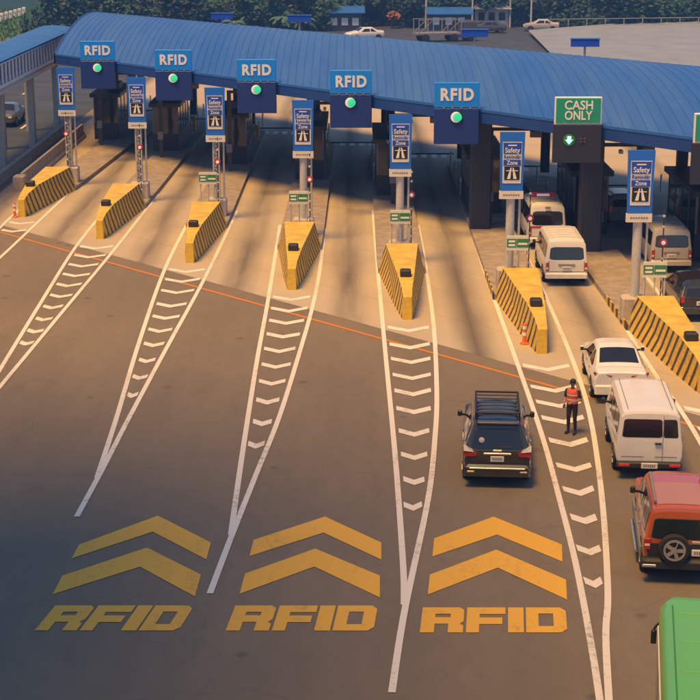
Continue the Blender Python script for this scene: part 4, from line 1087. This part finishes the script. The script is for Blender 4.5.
# ---------------------------------------------------------------- traffic officer
def person(loc, rz):
    root_name = 'person'
    mb = MB()
    def limb(pts):
        for (a, ra), (b, rb) in zip(pts[:-1], pts[1:]):
            mb.tube(a, b, ra, rb, n=12)
            for p, r_ in ((a, ra), (b, rb)):
                pr = [(r_ * math.cos(R(t)), r_ * math.sin(R(t))) for t in (-80, -50, -20, 10, 40, 65, 82)]
                mb.lathe(p, pr, 'z', 12)
    # legs
    for s in (-1, 1):
        limb([((s * .085, 0, .86), .092), ((s * .095, .0, .66), .080), ((s * .10, .015, .46), .058), ((s * .105, -.01, .28), .055), ((s * .11, -.025, .085), .040)])
        limb([((s * .11, -.045, .045), .042), ((s * .118, .06, .04), .042), ((s * .125, .15, .03), .032)])
    # trunk
    limb([((-.06, 0, .88), .115), ((.06, 0, .88), .115)]); limb([((0, 0, .90), .135), ((0, .005, 1.05), .125), ((0, 0, 1.20), .138), ((0, -.01, 1.28), .12)])
    limb([((-.06, 0, 1.18), .115), ((.06, 0, 1.18), .115)]); limb([((-.13, -.005, 1.30), .072), ((0, -.005, 1.33), .075), ((.13, -.005, 1.30), .072)])
    limb([((0, -.005, 1.34), .055), ((0, .01, 1.43), .05)])
    # head
    limb([((0, .012, 1.475), .064), ((0, .008, 1.53), .080), ((0, -.004, 1.565), .078)])
    mb.lathe((0, .092, 1.515), [(.016, -.02), (.012, .0), (.006, .02)], 'z', 8)
    for s in (-1, 1): mb.lathe((s * .082, 0, 1.515), [(.010, -.028), (.017, 0), (.010, .028)], 'z', 8)
    # arms: both bent, hands together in front
    for s, hand in ((-1, (-.10, .26, 1.02)), (1, (.17, .20, .92))):
        sh = (s * .185, -.005, 1.29); el = (s * .245, -.03, 1.04)
        limb([(sh, .056), ((s * .22, -.015, 1.16), .050), (el, .040), (hand, .028)])
        h = Vector(hand); d = (h - Vector(el)).normalized(); u = d.cross(Vector((0, 0, 1))).normalized(); w = u.cross(d)
        palm = h + d * .055
        limb([(h, .026), (palm, .032)])
        for k in range(4):
            b = palm + u * (.030 - .020 * k) + d * .02; l = (.05, .062, .066, .058)[k]
            limb([(b, .0105), (b + d * l * .6, .0095), (b + d * l * .9 - w * .03, .008)])
        limb([(h + d * .02 - u * s * .02, .012), (h + d * .05 - u * s * .045, .011), (h + d * .085 - u * s * .05, .009)])
    tmp = mb.build('body_source', 'skin')
    md = tmp.modifiers.new('remesh', 'REMESH'); md.mode = 'VOXEL'; md.voxel_size = 0.009
    sm = tmp.modifiers.new('smooth', 'SMOOTH'); sm.iterations = 3; sm.factor = .5
    dg = bpy.context.evaluated_depsgraph_get(); dg.update()
    me = bpy.data.meshes.new_from_object(tmp.evaluated_get(dg))
    bpy.data.objects.remove(tmp)
    me.materials.clear()
    for k in ('skin', 'trousers', 'shirt_dark', 'trim_black'): me.materials.append(M[k])
    for p in me.polygons:
        z = p.center.z; x_ = abs(p.center.x); mi = 0
        if z < .075: mi = 3
        elif z < .93 and not (x_ > .165 and z > .80 and p.center.y > .1) and not (p.center.y > .14): mi = 1
        elif z < 1.345 and (x_ < .17 or z > 1.10): mi = 2
        if z >= .93 and p.center.y > .16 and z < 1.12: mi = 0
        p.material_index = mi; p.use_smooth = True
    o = link('person', me, None, loc, rz)
    tag(o, 'traffic officer in an orange vest and dark trousers standing on the chevron wedge', 'person')
    # vest
    v = MB(); rows = []
    for z, a, b in ((.93, .172, .150), (1.0, .166, .146), (1.08, .162, .142), (1.16, .172, .150), (1.24, .186, .152), (1.31, .180, .128), (1.365, .110, .095)):
        rows.append([(a * math.cos(2 * math.pi * k / 24), b * math.sin(2 * math.pi * k / 24) - .003, z) for k in range(24)])
    for a, b in zip(rows[:-1], rows[1:]): v.add(a + b, [(k, (k + 1) % 24, 24 + (k + 1) % 24, 24 + k) for k in range(24)])
    vo = v.build('vest', 'vest_orange', o, smooth=50)
    for z, a, b in ((1.03, .168, .147), (1.17, .178, .155)):
        bd = MB(); r0 = [(a * math.cos(2 * math.pi * k / 24), b * math.sin(2 * math.pi * k / 24) - .003, z) for k in range(24)]
        r1 = [(x_ * 1.01, y_ * 1.01, z + .045) for x_, y_, _ in r0]
        bd.add(r0 + r1, [(k, (k + 1) % 24, 24 + (k + 1) % 24, 24 + k) for k in range(24)]); bd.build('reflective_band', 'vest_band', vo, smooth=60)
    hm = MB(); prof = [(.088, 1.535), (.091, 1.56), (.088, 1.60), (.070, 1.635), (.035, 1.655)]
    hm.lathe((0, -.004, 0), prof, 'z', 18); hm.add([(-.075, .05, 1.553), (.075, .05, 1.553), (.055, .155, 1.545), (-.055, .155, 1.545), (-.075, .05, 1.566), (.075, .05, 1.566), (.055, .155, 1.553), (-.055, .155, 1.553)], [(0, 1, 2, 3), (4, 7, 6, 5), (0, 4, 5, 1), (1, 5, 6, 2), (2, 6, 7, 3), (3, 7, 4, 0)])
    hm.build('cap', 'hair', o, smooth=40)
    return o
person((6.45, 46.2, 0.017), R(150))

# ---------------------------------------------------------------- unseen block added left of the viewpoint to shade the near road
ob = thing('shade_block', 'tall unseen block added to shade the near road from the left', 'shade block', (-49.6, -20.8, 0))
OW, OD, OH = 36.0, 50.0, 60.0
MB().b2((0, 0, 0), (OW, OD, OH)).build('wall', 'house_wall', ob)
MB().b2((-.4, -.4, OH), (OW + .4, OD + .4, OH + .9)).build('parapet', 'concrete', ob)
wm = MB().b2((-1.1, -.06, -.9), (1.1, .06, .9)).mesh('window', 'car_glass')
for fl in range(16):
    for k in range(9):
        link('window', wm, ob, (2.4 + k * 3.9, OD + .02, 2.2 + fl * 3.6))
    for k in range(12):
        link('window', wm, ob, (OW + .02, 2.6 + k * 4.05, 2.2 + fl * 3.6), R(90))

# ---------------------------------------------------------------- background behind the canopy
sl = MB(); sl.add([(20, 150, 0.02), (90, 128, 0.02), (110, 190, 3.0), (34, 206, 1.1), (21, 200, .6)], [(0, 1, 2, 3, 4)])
o = sl.build('embankment', 'pale_concrete'); tag(o, 'pale concrete slope behind the right end of the canopy', kind='structure')
er = thing('slope_railing', 'thin grey railing along the top of the pale slope at right', 'railing', (24, 203.5, .75))
for k in range(18): MB().b2((k * 2.2 - .05, -k * .25 - .05, -.4 + k * .045), (k * 2.2 + .05, -k * .25 + .05, .9 + k * .045)).build('railing_post', 'grey_steel', er)
MB().bar((0, 0, .88), (37.4, -4.25, 1.65), .08, .08).build('handrail', 'grey_steel', er)
vg = MB(); vg.add([(-60, 186, .012), (-41, 182, .012), (-37.5, 252, .012), (-58, 252, .012)], [(0, 1, 2, 3)])
o = vg.build('verge', 'grass'); tag(o, 'strip of bright green grass beyond the covered walkway roof', kind='structure')
gm = MB()
for k in range(5200):
    y = random.uniform(184, 250); x = random.uniform(-56, -39.5 + (y - 184) * .03); h = random.uniform(.15, .45); a = random.uniform(0, math.pi); w = .12
    dx, dy = math.cos(a) * w, math.sin(a) * w
    gm.add([(x - dx, y - dy, .012), (x + dx, y + dy, .012), (x + random.uniform(-.15, .15), y + random.uniform(-.15, .15), h)], [(0, 1, 2)])
o = gm.build('grass', 'grass'); tag(o, 'tufts of short green grass on the far left verge', 'grass', kind='stuff')
fe = thing('roadside_fence', 'low white fence with posts along the green verge at far left', 'fence', (-47.6, 198, 0), R(-2))
for k in range(16): MB().box((0, k * 2.6, .55), (.5, .35, 1.1), chamfer=.04).build('fence_post', 'white_paint', fe)
MB().b2((-.05, 0, .70), (.05, 39, .85)).build('fence_rail', 'white_paint', fe)

def leaf_crown(mb, c, rad, n, size, rng):
    clumps = []
    for k in range(max(6, n // 90)):
        d = Vector((rng.gauss(0, 1), rng.gauss(0, 1), rng.gauss(0, 1))).normalized(); rr = rng.uniform(.45, 1.0)
        clumps.append((Vector((c[0] + d.x * rad[0] * rr, c[1] + d.y * rad[1] * rr, c[2] + d.z * rad[2] * rr)), rng.uniform(.28, .5)))
    for k in range(n):
        p0, cr = rng.choice(clumps)
        p = p0 + Vector((rng.gauss(0, .5) * rad[0] * cr, rng.gauss(0, .5) * rad[1] * cr, rng.gauss(0, .5) * rad[2] * cr))
        if p.z < .15: p.z = rng.uniform(.1, .6)
        u = Vector((rng.gauss(0, 1), rng.gauss(0, 1), rng.gauss(0, .6))).normalized(); w = u.orthogonal().normalized(); s = size * rng.uniform(.6, 1.4)
        mb.add([p - u * s, p + w * s * .45, p + u * s, p - w * s * .45], [(0, 1, 2, 3)])
def tree(x, y, h, r, label, mat, seed, low=.5, n=1500):
    rng = random.Random(seed)
    t = thing('roadside_tree', label, 'tree', (x, y, 0), 0, 'trees behind the toll plaza')
    tk = MB(); top = (rng.uniform(-.4, .4), rng.uniform(-.4, .4), h * .72)
    tk.tube((0, 0, -.1), (top[0] * .4, top[1] * .4, h * .35), .22, .16, 8).tube((top[0] * .4, top[1] * .4, h * .35), top, .16, .06, 8)
    for k in range(6):
        a = rng.uniform(0, 6.28); z = h * rng.uniform(.25, .6); tk.tube((top[0] * .4, top[1] * .4, z), (math.cos(a) * r * .7, math.sin(a) * r * .7, z + h * .18), .07, .02, 6)
    tk.build('trunk', 'bark', t, smooth=40)
    cr = MB(); leaf_crown(cr, (0, 0, low + (h - low) / 2), (r, r, (h - low) / 2), n, .34, rng); cr.build('crown', mat, t)
def nth(q): return '%d%s' % (q, 'th' if 10 < q % 100 < 14 else {1: 'st', 2: 'nd', 3: 'rd'}.get(q % 10, 'th'))
LK = {'leaf_dark': 'dark green', 'leaf_mid': 'mid green', 'leaf_flower': 'orange flowering'}
k = 0
for row, (yy, hmin, hmax) in enumerate(((216, 4.5, 6.5), (225, 7, 10))):
    x = -38.0; q = 0
    while x < 60:
        x += random.uniform(3.2, 4.6); k += 1; q += 1
        yb = yy + random.uniform(-2.5, 2.5) - (8 if x > 30 else 0) - max(0, min(16, (2 - x) * 1.1)); h = random.uniform(hmin, hmax)
        mt = 'leaf_mid' if (row == 0 and random.random() < .6 and x < 22) or (34 < x < 40) or (row == 1 and random.random() < .25) else 'leaf_dark'
        tree(x, yb, h, random.uniform(2.3, 3.2), '%s leafy tree in the %s row beyond the plaza, %s from the left' % (LK[mt], ['front', 'taller back'][row], nth(q)), mt, 100 + k, .25 if row == 0 else .8)
tree(5.0, 211.0, 2.0, .8, 'small orange flowering tree behind the white car', 'leaf_flower', 77, .9, 500)
def palm(x, y, h, label, seed):
    rng = random.Random(seed)
    t = thing('palm_tree', label, 'palm', (x, y, 0), 0, 'palms before the trees')
    MB().tube((0, 0, 0), (.15, .05, h), .16, .10, 10).build('trunk', 'bark', t, smooth=40)
    f = MB()
    for k in range(18):
        a = k * 2.4 + rng.uniform(-.2, .2); L_ = rng.uniform(1.5, 2.1); el = rng.uniform(-.1, 1.0); p = Vector((.15, .05, h)); d = Vector((math.cos(a), math.sin(a), el)).normalized()
        for j in range(7):
            q = p + d * (L_ / 7); side = d.cross(Vector((0, 0, 1))).normalized(); wl = .38 * math.sin(math.pi * (j + 1) / 8.5)
            for sg in (-1, 1): f.add([p, q, q + side * sg * wl - Vector((0, 0, wl * .5)), p + side * sg * wl * .8 - Vector((0, 0, wl * .4))], [(0, 1, 2, 3)])
            p = q; d = (d + Vector((0, 0, -.26))).normalized()
    f.build('crown', 'leaf_palm', t)
for (x, y, h, lab) in [(-14.0, 196, 1.7, 'leftmost'), (-8.5, 199, 2.0, 'second from left'), (-6.0, 203, 1.6, 'third from left'), (11.6, 213, 1.9, 'right of the open frame truck')]:
    palm(x, y, h, 'short pale green palm in front of the dark trees, ' + lab, int(x * 7) + 50)
# low dark hedge under the trees
hg = MB(); rng = random.Random(5)
for q in range(15000):
    x = rng.uniform(-40, 64); y = rng.uniform(217, 232) - (7 if x > 24 else 0) - max(0, min(16, (2 - x) * 1.1)); z = rng.uniform(.05, 2.6) * rng.uniform(.3, 1)
    u = Vector((rng.gauss(0, 1), rng.gauss(0, 1), rng.gauss(0, .7))).normalized(); w_ = u.orthogonal().normalized(); s = rng.uniform(.2, .5); p = Vector((x, y, z))
    hg.add([p - u * s, p + w_ * s * .5, p + u * s, p - w_ * s * .5], [(0, 1, 2, 3)])
o = hg.build('undergrowth', 'leaf_dark'); tag(o, 'dense dark undergrowth below the trees behind the plaza', 'undergrowth', kind='stuff')
# wooded hill closing the view
hl = MB(); vs = []; nx, ny = 60, 8
for j in range(ny + 1):
    for i in range(nx + 1):
        x = -400 + 800 * i / nx; y = 245 + 200 * j / ny
        vs.append((x, y, -.5 + 26 * (j / ny) ** .8 + 3 * math.sin(x * .03 + j) + 2 * math.sin(x * .011)) if j else (x, y, -.5))
hl.add(vs, [(j * (nx + 1) + i, j * (nx + 1) + i + 1, (j + 1) * (nx + 1) + i + 1, (j + 1) * (nx + 1) + i) for j in range(ny) for i in range(nx)])
o = hl.build('hill', 'leaf_dark', smooth=60); tag(o, 'dark wooded hillside behind the trees', kind='structure')
# street lamp poles and a small house among the trees
for (x, y, h) in [(-3.2, 209, 8), (9.3, 211, 8), (15.2, 212, 8), (20.0, 212.5, 7), (22.4, 210, 7)]:
    t = thing('street_lamp', 'pale lamp pole before the trees, %s' % {-3.2: 'leftmost', 9.3: 'left of the truck', 15.2: 'left of the small house', 20.0: 'right of the small house', 22.4: 'rightmost'}[x], 'lamp', (x, y, 0), 0, 'lamp poles behind the canopy')
    MB().tube((0, 0, 0), (0, 0, h), .14, .08, 10).build('pole', 'pale_steel', t, smooth=40)
    MB().tube((0, 0, h), (1.2, -.6, h + .3), .06, .05, 8).build('arm', 'pale_steel', t); MB().box((1.5, -.75, h + .3), (.7, .3, .15), chamfer=.03).build('lamp_head', 'grey_steel', t)
hs = thing('guard_house', 'small pale guard house with dark openings among the trees', 'house', (15.6, 212.8, 0))
MB().b2((0, 0, 0), (4.2, 3, 2.3)).build('wall', 'house_wall', hs)
for x_ in (.4, 1.7, 3.0): MB().b2((x_, -.03, .9), (x_ + .8, .02, 1.9)).build('window', 'car_glass', hs)
MB().add([(-.4, -.6, 2.3), (4.6, -.6, 2.3), (4.6, 3.6, 2.3), (-.4, 3.6, 2.3), (.6, 1.5, 3.3), (3.6, 1.5, 3.3)], [(0, 1, 5, 4), (1, 2, 5), (2, 3, 4, 5), (3, 0, 4), (0, 3, 2, 1)]).build('roof', 'house_wall', hs)

# ---------------------------------------------------------------- blue haze volume added to tint and soften the distance
hz = MB().b2((-720, -170, -1.2), (720, 920, 42)).mesh('haze', 'soffit')
hm = bpy.data.materials.new('haze_tint'); hm.use_nodes = True
hn = hm.node_tree; hn.nodes.clear()
ho = hn.nodes.new('ShaderNodeOutputMaterial'); hv = hn.nodes.new('ShaderNodeVolumePrincipled')
hv.inputs['Color'].default_value = (0.16, 0.40, 1.0, 1); hv.inputs['Density'].default_value = 0.0011; hv.inputs['Anisotropy'].default_value = 0.2
hn.links.new(hv.outputs[0], ho.inputs['Volume'])
hz.materials.clear(); hz.materials.append(hm)
o = link('haze', hz); tag(o, 'thin blue haze added to tint the air over the plaza', 'haze', kind='stuff')
